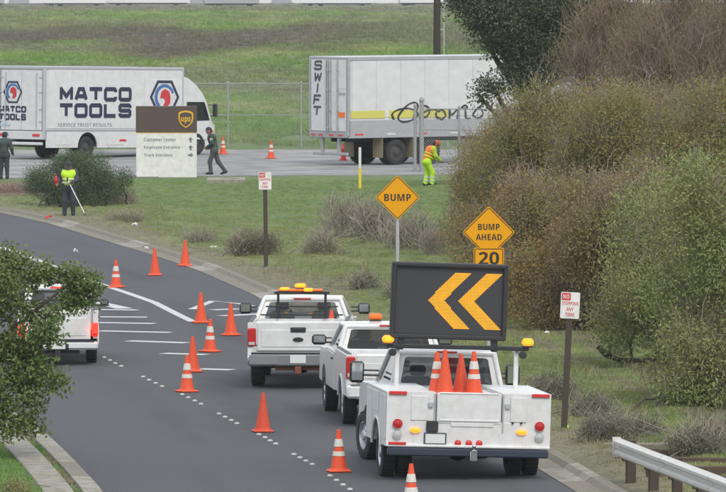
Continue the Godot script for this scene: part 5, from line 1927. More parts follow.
# ---------------------------------------------------------------- people
# a figure is a set of tapered capsules [a, b, ra, rb, colour] melted together and meshed as surface nets
func melt(prims: Array, cell: float, k: float, top_cut := 99.0, low_cut := -99.0) -> ArrayMesh:
	var lo := Vector3(99, 99, 99)
	var hi := -lo
	for p in prims:
		var r: float = maxf(p[2], p[3]) + cell * 2.0
		lo = lo.min(p[0] - Vector3.ONE * r).min(p[1] - Vector3.ONE * r)
		hi = hi.max(p[0] + Vector3.ONE * r).max(p[1] + Vector3.ONE * r)
	var nx := int((hi.x - lo.x) / cell) + 2
	var ny := int((hi.y - lo.y) / cell) + 2
	var nz := int((hi.z - lo.z) / cell) + 2
	var field := PackedFloat32Array()
	field.resize(nx * ny * nz)
	field.fill(1.0)
	for p in prims:
		var a: Vector3 = p[0]
		var b: Vector3 = p[1]
		var reach: float = maxf(p[2], p[3]) + cell * 3.0
		var i0 := Vector3i(((a.min(b) - Vector3.ONE * reach - lo) / cell).floor()).clamp(Vector3i.ZERO, Vector3i(nx - 1, ny - 1, nz - 1))
		var i1 := Vector3i(((a.max(b) + Vector3.ONE * reach - lo) / cell).ceil()).clamp(Vector3i.ZERO, Vector3i(nx - 1, ny - 1, nz - 1))
		var ab := b - a
		var l2 := maxf(ab.length_squared(), 1e-9)
		for z in range(i0.z, i1.z + 1):
			for y in range(i0.y, i1.y + 1):
				for x in range(i0.x, i1.x + 1):
					var q := lo + Vector3(x, y, z) * cell
					var t := clampf((q - a).dot(ab) / l2, 0.0, 1.0)
					var d := (q - a - ab * t).length() - lerpf(p[2], p[3], t)
					var id := x + nx * (y + ny * z)
					var o := field[id]
					var h := maxf(k - absf(o - d), 0.0) / k
					field[id] = minf(o, d) - h * h * k * 0.25
	if top_cut < 90.0:
		for z in nz:
			for y in ny:
				var yy := lo.y + y * cell
				var cut := maxf(yy - top_cut, low_cut - yy)
				for x in nx:
					var id := x + nx * (y + ny * z)
					field[id] = maxf(field[id], cut)
	var made := {}
	var vv := PackedVector3Array()
	var nn := PackedVector3Array()
	var cc := PackedColorArray()
	var idx := PackedInt32Array()
	var at := func(x, y, z): return field[x + nx * (y + ny * z)]
	for z in nz - 1:
		for y in ny - 1:
			for x in nx - 1:
				var base := x + nx * (y + ny * z)
				var neg := 0
				for c in 8:
					if field[base + (c & 1) + nx * (((c >> 1) & 1) + ny * ((c >> 2) & 1))] < 0.0:
						neg += 1
				if neg == 0 or neg == 8:
					continue
				var sum := Vector3.ZERO
				var cnt := 0
				for e in [[0, 1], [2, 3], [4, 5], [6, 7], [0, 2], [1, 3], [4, 6], [5, 7], [0, 4], [1, 5], [2, 6], [3, 7]]:
					var c0 := Vector3(e[0] & 1, (e[0] >> 1) & 1, (e[0] >> 2) & 1)
					var c1 := Vector3(e[1] & 1, (e[1] >> 1) & 1, (e[1] >> 2) & 1)
					var f0: float = field[base + int(c0.x) + nx * (int(c0.y) + ny * int(c0.z))]
					var f1: float = field[base + int(c1.x) + nx * (int(c1.y) + ny * int(c1.z))]
					if (f0 < 0.0) != (f1 < 0.0):
						sum += c0.lerp(c1, f0 / (f0 - f1))
						cnt += 1
				var pos := lo + (Vector3(x, y, z) + sum / cnt) * cell
				var g := Vector3(field[base + 1] - field[base], field[base + nx] - field[base], field[base + nx * ny] - field[base])
				var best := 99.0
				var col := Color.WHITE
				for p in prims:
					var ab: Vector3 = p[1] - p[0]
					var t := clampf((pos - p[0]).dot(ab) / maxf(ab.length_squared(), 1e-9), 0.0, 1.0)
					var d: float = (pos - p[0] - ab * t).length() - lerpf(p[2], p[3], t)
					if d < best:
						best = d
						col = p[4]
				made[base] = vv.size()
				vv.append(pos)
				nn.append(g.normalized())
				cc.append(col)
	for key in made:
		var x: int = key % nx
		var y: int = (key / nx) % ny
		var z: int = key / (nx * ny)
		for ax in 3:
			var step: int = [1, nx, nx * ny][ax]
			var b: int = [nx, nx * ny, 1][ax]
			var c: int = [nx * ny, 1, nx][ax]
			if (field[key] < 0.0) == (field[key + step] < 0.0):
				continue
			if not (made.has(key - b) and made.has(key - c) and made.has(key - b - c)):
				continue
			var q := [made[key], made[key - b], made[key - b - c], made[key - c]]
			if field[key] < 0.0:
				idx.append_array(PackedInt32Array([q[0], q[2], q[1], q[0], q[3], q[2]]))
			else:
				idx.append_array(PackedInt32Array([q[0], q[1], q[2], q[0], q[2], q[3]]))
	var arr := []
	arr.resize(Mesh.ARRAY_MAX)
	arr[Mesh.ARRAY_VERTEX] = vv
	arr[Mesh.ARRAY_NORMAL] = nn
	arr[Mesh.ARRAY_COLOR] = cc
	arr[Mesh.ARRAY_INDEX] = idx
	var am := ArrayMesh.new()
	am.add_surface_from_arrays(Mesh.PRIMITIVE_TRIANGLES, arr)
	return am


# joints: dictionary of points; faces -z when turn is 0
func figure(label: String, where: Vector3, turn: float, j: Dictionary, coat: Color, trousers: Color, skin: Color, hair: Color, shoe: Color) -> Node3D:
	var o := thing("person", label, "person", where, turn)
	var f: Vector3 = j.face.normalized()
	var sidev: Vector3 = f.cross(Vector3.UP).normalized()
	var up := sidev.cross(f).normalized()
	var h: Vector3 = j.head
	var P := []
	P.append([j.hip_l, j.hip_r, 0.140, 0.140, trousers])
	P.append([(j.hip_l + j.hip_r) * 0.5, j.waist, 0.155, 0.155, trousers])
	P.append([j.waist, j.chest, 0.158, 0.168, coat])
	P.append([j.chest + (j.sho_l - j.chest) * 0.45, j.chest + (j.sho_r - j.chest) * 0.45, 0.165, 0.165, coat])
	P.append([j.sho_l, j.sho_r, 0.088, 0.088, coat])
	P.append([j.chest + up * 0.10, h - up * 0.10, 0.065, 0.055, skin])
	for s in ["l", "r"]:
		P.append([j["sho_" + s], j["elb_" + s], 0.082, 0.066, coat])
		P.append([j["elb_" + s], j["han_" + s], 0.066, 0.050, coat])
		P.append([j["hip_" + s], j["kne_" + s], 0.112, 0.085, trousers])
		P.append([j["kne_" + s], j["ank_" + s], 0.085, 0.070, trousers])
		var toe: Vector3 = j.get("toe_" + s, Vector3(0, 0, -0.17))
		P.append([j["ank_" + s] + Vector3(0, -0.035, 0) - toe * 0.25, j["ank_" + s] + Vector3(0, -0.05, 0) + toe, 0.052, 0.042, shoe])
		var fore: Vector3 = (j["han_" + s] - j["elb_" + s]).normalized()
		P.append([j["han_" + s] + fore * 0.02, j["han_" + s] + fore * 0.085, 0.036, 0.034, skin])
	# head: skull, jaw, nose, ears, hair
	P.append([h + up * 0.03 - f * 0.015, h + up * 0.035 + f * 0.02, 0.092, 0.086, skin])
	P.append([h - up * 0.06 + f * 0.03, h - up * 0.085 + f * 0.045, 0.060, 0.045, skin])
	P.append([h - up * 0.0 + f * 0.10, h - up * 0.03 + f * 0.115, 0.014, 0.018, skin])
	for d in [-1.0, 1.0]:
		P.append([h + sidev * d * 0.085 + up * 0.02, h + sidev * d * 0.088 - up * 0.02, 0.02, 0.016, skin])
	P.append([h + up * 0.055 - f * 0.04, h + up * 0.02 - f * 0.045, 0.090, 0.082, hair])
	var body := add_mesh("body", melt(P, 0.021, 0.05), M.clothing, o)
	# fingers and thumb
	var fs := soup()
	fs.col = skin
	for s in ["l", "r"]:
		var fore: Vector3 = (j["han_" + s] - j["elb_" + s]).normalized()
		var across := fore.cross(f)
		across = across.normalized() if across.length() > 0.1 else sidev
		var curl := across.cross(fore).normalized()
		var palm: Vector3 = j["han_" + s] + fore * 0.085
		for k in 4:
			var root: Vector3 = palm + across * (k - 1.5) * 0.019
			var l: float = [0.065, 0.078, 0.074, 0.058][k]
			fs.tube([root, root + fore * l * 0.55 + curl * 0.008, root + fore * l * 0.85 + curl * l * 0.5], 0.0095, 0.0075, 5)
		var tb: Vector3 = j["han_" + s] + fore * 0.04 + across * 0.034
		fs.tube([tb, tb + fore * 0.03 + across * 0.022, tb + fore * 0.058 + across * 0.024 + curl * 0.012], 0.011, 0.008, 5)
	add_part("fingers", fs, M.clothing, body)
	# eyes and mouth
	var es := soup()
	for d in [-1.0, 1.0]:
		es.lathe([Vector2(0, -0.011), Vector2(0.010, 0), Vector2(0, 0.011)], 8, h + f * 0.098 + sidev * d * 0.033 + up * 0.012)
	es.tube([h + f * 0.098 - up * 0.062 - sidev * 0.022, h + f * 0.104 - up * 0.064, h + f * 0.098 - up * 0.062 + sidev * 0.022], 0.005, 0.005, 5)
	add_part("eyes_and_mouth", es, M.black_plastic, body)
	return o


func hat(o: Node3D, j: Dictionary, m: Material, brim: float, tall: float) -> void:
	var f: Vector3 = j.face.normalized()
	var sidev: Vector3 = f.cross(Vector3.UP).normalized()
	var up := sidev.cross(f).normalized()
	var s := soup()
	s.xf = Transform3D(Basis(sidev, up, -f), j.head + up * 0.055)
	s.lathe([Vector2(0.118, 0.0), Vector2(0.116, 0.03), Vector2(0.098, 0.03 + tall * 0.55), Vector2(0.055, 0.03 + tall * 0.92), Vector2(0.0, 0.03 + tall)], 20)
	s.prism(PackedVector2Array([Vector2(-0.10, -0.05), Vector2(-0.085, -0.12 - brim * 0.5), Vector2(-0.04, -0.12 - brim), Vector2(0.04, -0.12 - brim), Vector2(0.085, -0.12 - brim * 0.5), Vector2(0.10, -0.05)]), Vector3(0, 0.002, 0), Vector3(1, 0, 0), Vector3(0, 0, 1), Vector3(0, 0.012, 0))
	add_part("hat", s, m, o)


func vest(o: Node3D, j: Dictionary, m: Material, trim: Material, lift := 0.0) -> void:
	var v := []
	v.append([j.waist - (j.chest - j.waist) * 0.25, j.chest, 0.178, 0.186, Color.WHITE])
	v.append([j.chest + (j.sho_l - j.chest) * 0.5, j.chest + (j.sho_r - j.chest) * 0.5, 0.170, 0.170, Color.WHITE])
	v.append([j.sho_l.lerp(j.sho_r, 0.12), j.sho_l.lerp(j.sho_r, 0.88), 0.100, 0.100, Color.WHITE])
	var g := add_mesh("vest", melt(v, 0.021, 0.05, j.chest.y + 0.20 + lift, j.waist.y - 0.08), m, o)
	var bands := []
	var axis: Vector3 = (j.chest - j.waist)
	for t in [0.1, 0.62]:
		var c: Vector3 = j.waist + axis * t
		bands.append([c, c + axis.normalized() * 0.05])
	for b in bands:
		var s := soup()
		var pts := []
		var ux := axis.normalized().cross(Vector3(0, 0, 1)).normalized()
		var uz := ux.cross(axis.normalized())
		for k in 25:
			var a := TAU * k / 24.0
			pts.append(b[0] + ux * cos(a) * 0.205 + uz * sin(a) * 0.195)
		s.tube(pts, 0.022, 0.022, 6)
		add_part("reflective_band", s, trim, g)


func people() -> void:
	var skin := Color(0.30, 0.17, 0.11)
	var dark := Color(0.025, 0.027, 0.035)
	# worker on the verge with a litter grabber: seen from the front, looking down
	var j := {"hip_l": Vector3(-0.10, 0.90, 0), "hip_r": Vector3(0.10, 0.90, 0), "waist": Vector3(0, 1.06, 0.0), "chest": Vector3(0, 1.29, -0.03), "sho_l": Vector3(-0.20, 1.43, -0.04), "sho_r": Vector3(0.20, 1.43, -0.04),
		"head": Vector3(0.0, 1.60, -0.10), "face": Vector3(0, -0.45, -1.0), "elb_l": Vector3(-0.27, 1.16, -0.10), "han_l": Vector3(-0.06, 1.05, -0.28), "elb_r": Vector3(0.30, 1.17, 0.02), "han_r": Vector3(0.36, 1.04, -0.20),
		"kne_l": Vector3(-0.12, 0.49, -0.02), "kne_r": Vector3(0.12, 0.49, -0.04), "ank_l": Vector3(-0.14, 0.09, 0.02), "ank_r": Vector3(0.14, 0.09, 0.0)}
	var a := figure("person in dark clothes and lime safety vest holding a white litter stick", Vector3(-9.44, 0.07, -224.51), PI, j, Color(0.045, 0.05, 0.065), Color(0.035, 0.038, 0.055), skin, dark, Color(0.02, 0.02, 0.02))
	hat(a, j, M.cap_dark, 0.07, 0.09)
	vest(a, j, M.vest_lime, M.reflective)
	var st := thing("litter_stick", "long white litter grabber stick held by the worker in lime vest", "tool", a.position, PI)
	var ss := soup()
	var tip := Vector3(-0.52, 0.12, -0.60)
	ss.tube([Vector3(0.02, 1.16, -0.28), tip], 0.017, 0.015, 8)
	var sh := add_part("shaft", ss, M.litter_white, st)
	var sg := soup()
	sg.tube([tip, tip + Vector3(-0.06, -0.06, -0.02), tip + Vector3(-0.06, -0.12, -0.02)], 0.012, 0.01, 6)
	sg.tube([tip, tip + Vector3(0.01, -0.07, -0.02), tip + Vector3(-0.03, -0.12, -0.02)], 0.012, 0.01, 6)
	sg.box(Vector3(0.03, 1.18, -0.28), Vector3(0.05, 0.16, 0.05), 0.015)
	add_part("jaw_and_grip", sg, M.black_plastic, st)
	var bag := thing("red_bag", "small red bag held at the side of the worker in lime vest", "bag", a.position, PI)
	var bs := soup()
	bs.lathe([Vector2(0.0, 0.0), Vector2(0.05, 0.01), Vector2(0.07, 0.07), Vector2(0.065, 0.16), Vector2(0.04, 0.22), Vector2(0.02, 0.25)], 14, Vector3(0.40, 1.05, -0.24))
	var sack := add_part("sack", bs, M.red_lens, bag)
	var bt := soup()
	bt.tube([Vector3(0.42, 1.30, -0.24), Vector3(0.44, 1.36, -0.25), Vector3(0.38, 1.34, -0.25)], 0.012, 0.012, 6)
	add_part("tie", bt, M.hydrant_red, sack)

	# person in dark green walking along the yard, seen from the side
	var w := {"hip_l": Vector3(-0.09, 0.92, 0.02), "hip_r": Vector3(0.09, 0.92, 0.0), "waist": Vector3(0, 1.08, -0.01), "chest": Vector3(0, 1.33, -0.07), "sho_l": Vector3(-0.20, 1.47, -0.09), "sho_r": Vector3(0.20, 1.47, -0.09),
		"head": Vector3(0, 1.65, -0.19), "face": Vector3(0, -0.25, -1.0), "elb_l": Vector3(-0.25, 1.20, -0.02), "han_l": Vector3(-0.18, 1.05, -0.24), "elb_r": Vector3(0.25, 1.20, -0.04), "han_r": Vector3(0.20, 1.02, -0.22),
		"kne_l": Vector3(-0.10, 0.50, -0.14), "kne_r": Vector3(0.10, 0.50, 0.14), "ank_l": Vector3(-0.10, 0.09, -0.10), "ank_r": Vector3(0.10, 0.13, 0.42), "toe_r": Vector3(0, -0.05, -0.16)}
	var b := figure("person in dark green jacket and cap walking beside the entrance sign", Vector3(-5.70, 0.02, -267.64), deg_to_rad(80.0), w, Color(0.035, 0.055, 0.052), Color(0.055, 0.065, 0.065), skin, dark, Color(0.02, 0.02, 0.02))
	hat(b, w, M.cap_dark, 0.06, 0.09)
	var sl := soup()
	sl.box(Vector3(-0.285, 1.35, -0.055), Vector3(0.02, 0.10, 0.09), 0.004)
	add_part("sleeve_patch", sl, M.reflective, b)

	# person with the back turned near the red ground cover
	var c := {"hip_l": Vector3(-0.10, 0.90, 0), "hip_r": Vector3(0.10, 0.90, 0), "waist": Vector3(0, 1.06, 0), "chest": Vector3(0, 1.30, 0.0), "sho_l": Vector3(-0.21, 1.43, 0.0), "sho_r": Vector3(0.21, 1.43, 0.0),
		"head": Vector3(0.02, 1.61, -0.06), "face": Vector3(0.15, -0.35, -1.0), "elb_l": Vector3(-0.29, 1.16, 0.02), "han_l": Vector3(-0.25, 0.98, -0.16), "elb_r": Vector3(0.29, 1.16, 0.02), "han_r": Vector3(0.30, 0.97, -0.12),
		"kne_l": Vector3(-0.11, 0.48, -0.03), "kne_r": Vector3(0.11, 0.48, 0.0), "ank_l": Vector3(-0.12, 0.09, 0.02), "ank_r": Vector3(0.13, 0.09, 0.02)}
	var e := figure("person in dark green jacket standing with back turned behind the white box truck", Vector3(-13.46, 0.02, -262.38), deg_to_rad(-10.0), c, Color(0.040, 0.060, 0.058), Color(0.030, 0.036, 0.042), skin, dark, Color(0.02, 0.02, 0.02))
	hat(e, c, M.cap_dark, 0.05, 0.08)

	# worker in lime trousers bending over by the thicket, seen from the side
	var d := {"hip_l": Vector3(-0.10, 0.86, 0.06), "hip_r": Vector3(0.10, 0.86, 0.06), "waist": Vector3(0, 1.00, 0.0), "chest": Vector3(0, 1.22, -0.10), "sho_l": Vector3(-0.20, 1.34, -0.15), "sho_r": Vector3(0.20, 1.34, -0.15),
		"head": Vector3(0, 1.47, -0.30), "face": Vector3(0, -0.7, -1.0), "elb_l": Vector3(-0.25, 1.08, -0.22), "han_l": Vector3(-0.14, 0.94, -0.42), "elb_r": Vector3(0.25, 1.08, -0.20), "han_r": Vector3(0.16, 0.92, -0.42),
		"kne_l": Vector3(-0.11, 0.46, -0.02), "kne_r": Vector3(0.12, 0.46, -0.14), "ank_l": Vector3(-0.12, 0.09, 0.06), "ank_r": Vector3(0.13, 0.09, -0.10)}
	var g := figure("person in lime work trousers, orange and lime vest and orange hard hat", Vector3(2.36, 0.05, -254.23), deg_to_rad(-68.0), d, Color(0.42, 0.62, 0.03), Color(0.46, 0.74, 0.03), skin, dark, Color(0.03, 0.028, 0.03))
	hat(g, d, M.hat_orange, 0.05, 0.11)
	vest(g, d, M.vest_orange, M.vest_lime, 0.1)
	for s in ["l", "r"]:
		var cf := soup()
		for t in [0.35, 0.7]:
			var q: Vector3 = d["kne_" + s].lerp(d["ank_" + s], t)
			cf.tube([q, q + Vector3(0, -0.05, 0)], 0.096, 0.092, 12)
		add_part("leg_band", cf, M.reflective, g)


# ---------------------------------------------------------------- plants
func tufts_mesh(blades: int, high: float, spread: float, width: float, s: int) -> ArrayMesh:
	var r := RandomNumberGenerator.new()
	r.seed = s
	var vv := PackedVector3Array()
	var nn := PackedVector3Array()
	for k in blades:
		var a := r.randf() * TAU
		var root := Vector3(cos(a), 0, sin(a)) * spread * sqrt(r.randf())
		var out := Vector3(r.randf_range(-1, 1), 0, r.randf_range(-1, 1)) * high * 0.45
		var h := high * r.randf_range(0.5, 1.0)
		var sd := Vector3(cos(a * 3.7), 0, sin(a * 3.7)) * width * 0.5
		var m := root + out * 0.4 + Vector3(0, h * 0.6, 0)
		var tip := root + out + Vector3(0, h, 0)
		for t in [[root - sd, root + sd, m + sd * 0.7], [root - sd, m + sd * 0.7, m - sd * 0.7], [m - sd * 0.7, m + sd * 0.7, tip]]:
			var n: Vector3 = (t[2] - t[0]).cross(t[1] - t[0]).normalized()
			for p in t:
				vv.append(p)
				nn.append(n)
	return raw_mesh(vv, nn)


func raw_mesh(vv: PackedVector3Array, nn: PackedVector3Array) -> ArrayMesh:
	var a := []
	a.resize(Mesh.ARRAY_MAX)
	a[Mesh.ARRAY_VERTEX] = vv
	a[Mesh.ARRAY_NORMAL] = nn
	var am := ArrayMesh.new()
	am.add_surface_from_arrays(Mesh.PRIMITIVE_TRIANGLES, a)
	return am


# a spray of small folded leaves on short stalks
func leaf_spray(count: int, radius: float, l: float, w: float, s: int, droop := 0.0) -> ArrayMesh:
	var r := RandomNumberGenerator.new()
	r.seed = s
	var vv := PackedVector3Array()
	var nn := PackedVector3Array()
	for k in count:
		var d := Vector3(r.randfn(), r.randfn(), r.randfn()).normalized()
		var p := d * radius * pow(r.randf(), 0.5)
		var dir := (d + Vector3(r.randfn(), r.randfn() - droop, r.randfn()) * 0.8).normalized()
		var sd := dir.cross(Vector3(r.randfn(), r.randfn(), r.randfn())).normalized()
		var n := sd.cross(dir)
		var ll := l * r.randf_range(0.65, 1.2)
		var ww := w * r.randf_range(0.7, 1.2) * 0.5
		var a := p
		var b := p + dir * ll * 0.45 + sd * ww + n * ww * 0.35
		var c := p + dir * ll
		var e := p + dir * ll * 0.45 - sd * ww + n * ww * 0.35
		var n1 := (b - a).cross(c - a).normalized()
		var n2 := (c - a).cross(e - a).normalized()
		for q in [a, c, b]:
			vv.append(q); nn.append(n1)
		for q in [a, e, c]:
			vv.append(q); nn.append(n2)
	return raw_mesh(vv, nn)


func twig_spray(count: int, radius: float, thick: float, s: int) -> ArrayMesh:
	var r := RandomNumberGenerator.new()
	r.seed = s
	var vv := PackedVector3Array()
	var nn := PackedVector3Array()
	for k in count:
		var d := Vector3(r.randfn() * 0.7, absf(r.randfn()) + 0.3, r.randfn() * 0.7).normalized()
		var p := Vector3(r.randfn(), r.randfn(), r.randfn()) * radius * 0.35
		var q := p + d * radius * r.randf_range(0.5, 1.4)
		var m := p.lerp(q, 0.5) + Vector3(r.randfn(), r.randfn(), r.randfn()) * radius * 0.08
		var sd := d.cross(Vector3(r.randfn(), r.randfn(), r.randfn())).normalized()
		var up := sd.cross(d)
		for seg in [[p, m, 1.0, 0.75], [m, q, 0.75, 0.25]]:
			for f in 3:
				var o0 := (sd * cos(TAU * f / 3.0) + up * sin(TAU * f / 3.0))
				var o1 := (sd * cos(TAU * (f + 1) / 3.0) + up * sin(TAU * (f + 1) / 3.0))
				var a: Vector3 = seg[0] + o0 * thick * seg[2]
				var b: Vector3 = seg[0] + o1 * thick * seg[2]
				var c: Vector3 = seg[1] + o1 * thick * seg[3]
				var e: Vector3 = seg[1] + o0 * thick * seg[3]
				for t in [a, b, c, a, c, e]:
					vv.append(t)
					nn.append((o0 + o1).normalized())
	return raw_mesh(vv, nn)


func scatter(called: String, mesh: Mesh, m: Material, parent: Node, where: Array, tints: Array) -> MultiMeshInstance3D:
	var mm := MultiMesh.new()
	mm.transform_format = MultiMesh.TRANSFORM_3D
	mm.use_colors = true
	mm.mesh = mesh
	mm.instance_count = where.size()
	for i in where.size():
		mm.set_instance_transform(i, where[i])
		mm.set_instance_color(i, tints[i])
	var o := MultiMeshInstance3D.new()
	o.name = called
	o.multimesh = mm
	o.material_override = m
	o.set_meta("kind", "stuff")
	parent.add_child(o, true)
	return o


func spin(r: RandomNumberGenerator, size: float) -> Basis:
	return Basis.from_euler(Vector3(r.randf() * TAU, r.randf() * TAU, r.randf() * TAU)).scaled(Vector3.ONE * size)


# lobes: [centre, radii]; tones: list of colours that grow in patches; returns the crown
func crown(parent: Node, called: String, lobes: Array, per: float, mesh: Mesh, m: Material, tones: Array, s: int, size := 1.0, shell := 0.45, upright := false) -> void:
	var r := RandomNumberGenerator.new()
	r.seed = s
	var where := []
	var tints := []
	for lobe in lobes:
		var rad: Vector3 = lobe[1]
		var n := int(per * (rad.x * rad.y + rad.y * rad.z + rad.x * rad.z))
		for k in n:
			var d := Vector3(r.randfn(), r.randfn(), r.randfn()).normalized()
			var bump := 1.0 + 0.28 * noise_b.get_noise_3dv(d * 2.2 + lobe[0]) + 0.22 * noise_a.get_noise_3dv(d * 14.0 + lobe[0] * 3.0)
			var p: Vector3 = lobe[0] + d * rad * pow(r.randf(), shell) * bump
			if p.y + parent.position.y < 0.05:
				continue
			var gap := noise_b.get_noise_3dv(p * 1.1 + Vector3(s, 0, 0))
			if gap < -0.28:
				continue
			var z := size * r.randf_range(0.7, 1.3)
			var basis := Basis(Vector3.UP, r.randf() * TAU).scaled(Vector3.ONE * z) if upright else spin(r, z)
			where.append(Transform3D(basis, p))
			var t := clampf(0.5 + noise_a.get_noise_3dv((p + parent.position) * 4.0) * 1.2 + r.randf_range(-0.28, 0.28), 0.0, 0.999) * (tones.size() - 1)
			var i := int(t)
			var c: Color = tones[i].lerp(tones[mini(i + 1, tones.size() - 1)], t - i)
			tints.append(Color(c.r * 1.2, c.g * 1.2, c.b * 1.2))
	scatter(called, mesh, m, parent, where, tints)


func limbs(parent: Node, lobes: Array, r0: float, m: Material, s: int, stems := 1, foot := Vector3.ZERO) -> void:
	var r := RandomNumberGenerator.new()
	r.seed = s
	var k := soup()
	for i in lobes.size():
		var c: Vector3 = lobes[i][0]
		var rad: Vector3 = lobes[i][1]
		var base := foot + Vector3(r.randfn(), 0, r.randfn()) * 0.25 * (stems - 1)
		var fork := base.lerp(Vector3(foot.x, c.y * 0.45, foot.z), 1.0) if stems == 1 else base.lerp(c, 0.3) + Vector3(0, c.y * 0.12, 0)
		k.tube([base - Vector3(0, 0.2, 0), base.lerp(fork, 0.5) + Vector3(r.randfn(), 0, r.randfn()) * 0.06, fork, fork.lerp(c, 0.55) + Vector3(r.randfn(), r.randfn(), r.randfn()) * 0.12, c + Vector3(0, rad.y * 0.5, 0)], r0, r0 * 0.22, 7)
		for q in 5:
			var d := Vector3(r.randfn(), absf(r.randfn()) * 0.7, r.randfn()).normalized()
			var from := fork.lerp(c, r.randf_range(0.4, 1.0))
			k.tube([from, from + d * rad * 0.45, from + d * rad * 0.9 + Vector3(r.randfn(), r.randfn(), r.randfn()) * 0.1], r0 * 0.32, r0 * 0.08, 5)
	add_part("trunk", k, m, parent)


func grass() -> void:
	var r := RandomNumberGenerator.new()
	r.seed = 77
	var short_t := tufts_mesh(16, 0.055, 0.12, 0.009, 1)
	var tall_t := tufts_mesh(16, 0.20, 0.12, 0.009, 2)
	var w1 := []
	var c1 := []
	var w2 := []
	var c2 := []
	for k in 150000:
		var z := -1.0 / lerpf(1.0 / 99.0, 1.0 / 262.0, pow(r.randf(), 0.8))
		var half := -z * 0.062
		var x := r.randf_range(-half, half)
		var off := x - edge_x(RIGHT_EDGE, z)
		var left := edge_x(LEFT_EDGE, z) - x
		if off < 0.68 and left < 0.36:
			continue
		if left > 0.50 and left < 1.0 and fposmod(z + 98.0, 3.0) > 0.12:
			continue
		if off > 0.0 and off < 3.0 and r.randf() > (off - 0.9) / 2.1:
			continue
		var p := Vector3(x, ground_height(x, z) - 0.005, z)
		var c := ground_color(x, z)
		var f := r.randf_range(0.75, 1.35)
		var dry := r.randf()
		f *= 1.1
		c = c.lerp(Color(0.27, 0.23, 0.14), 0.35 * dry * dry)
		c = Color(c.r * f, c.g * f, c.b * f)
		if r.randf() < 0.075 and left < 0.0 and z > -232.0 and noise_a.get_noise_2d(x * 2.0, z) > 0.0:
			w2.append(Transform3D(Basis(Vector3.UP, r.randf() * TAU).scaled(Vector3.ONE * r.randf_range(0.6, 1.3)), p))
			c2.append(c.lerp(Color(0.25, 0.215, 0.14), 0.5))
		else:
			w1.append(Transform3D(Basis(Vector3.UP, r.randf() * TAU).scaled(Vector3.ONE * r.randf_range(0.6, 1.3)), p))
			c1.append(c)
	var g1 := scatter("grass", short_t, M.grass_blade, self, w1, c1)
	g1.set_meta("kind", "stuff")
	tag(g1, "short green and dry grass covering the verge and lawn", "grass")
	var g2 := scatter("tall_grass", tall_t, M.grass_blade, self, w2, c2)
	g2.set_meta("kind", "stuff")
	tag(g2, "taller dry grass tufts scattered over the verge beside the road", "grass")
	# the far field: bigger tussocks
	var far_t := tufts_mesh(22, 0.24, 0.45, 0.05, 3)
	var w3 := []
	var c3 := []
	for k in 60000:
		var z := -1.0 / lerpf(1.0 / 303.0, 1.0 / 1045.0, r.randf())
		if z > -304.5:
			continue
		var half := -z * 0.06
		var x := r.randf_range(-half, half)
		var c := ground_color(x, z)
		var f := r.randf_range(0.8, 1.35)
		w3.append(Transform3D(Basis(Vector3.UP, r.randf() * TAU).scaled(Vector3.ONE * r.randf_range(0.5, 1.2) * clampf(-z / 520.0, 0.55, 1.5)), Vector3(x, ground_height(x, z) - 0.02, z)))
		c3.append(Color(c.r * f, c.g * f, c.b * f))
	var g3 := scatter("field_grass", far_t, M.grass_blade, self, w3, c3)
	g3.set_meta("kind", "stuff")
	tag(g3, "rough grass of the wide field beyond the wire fence", "grass")


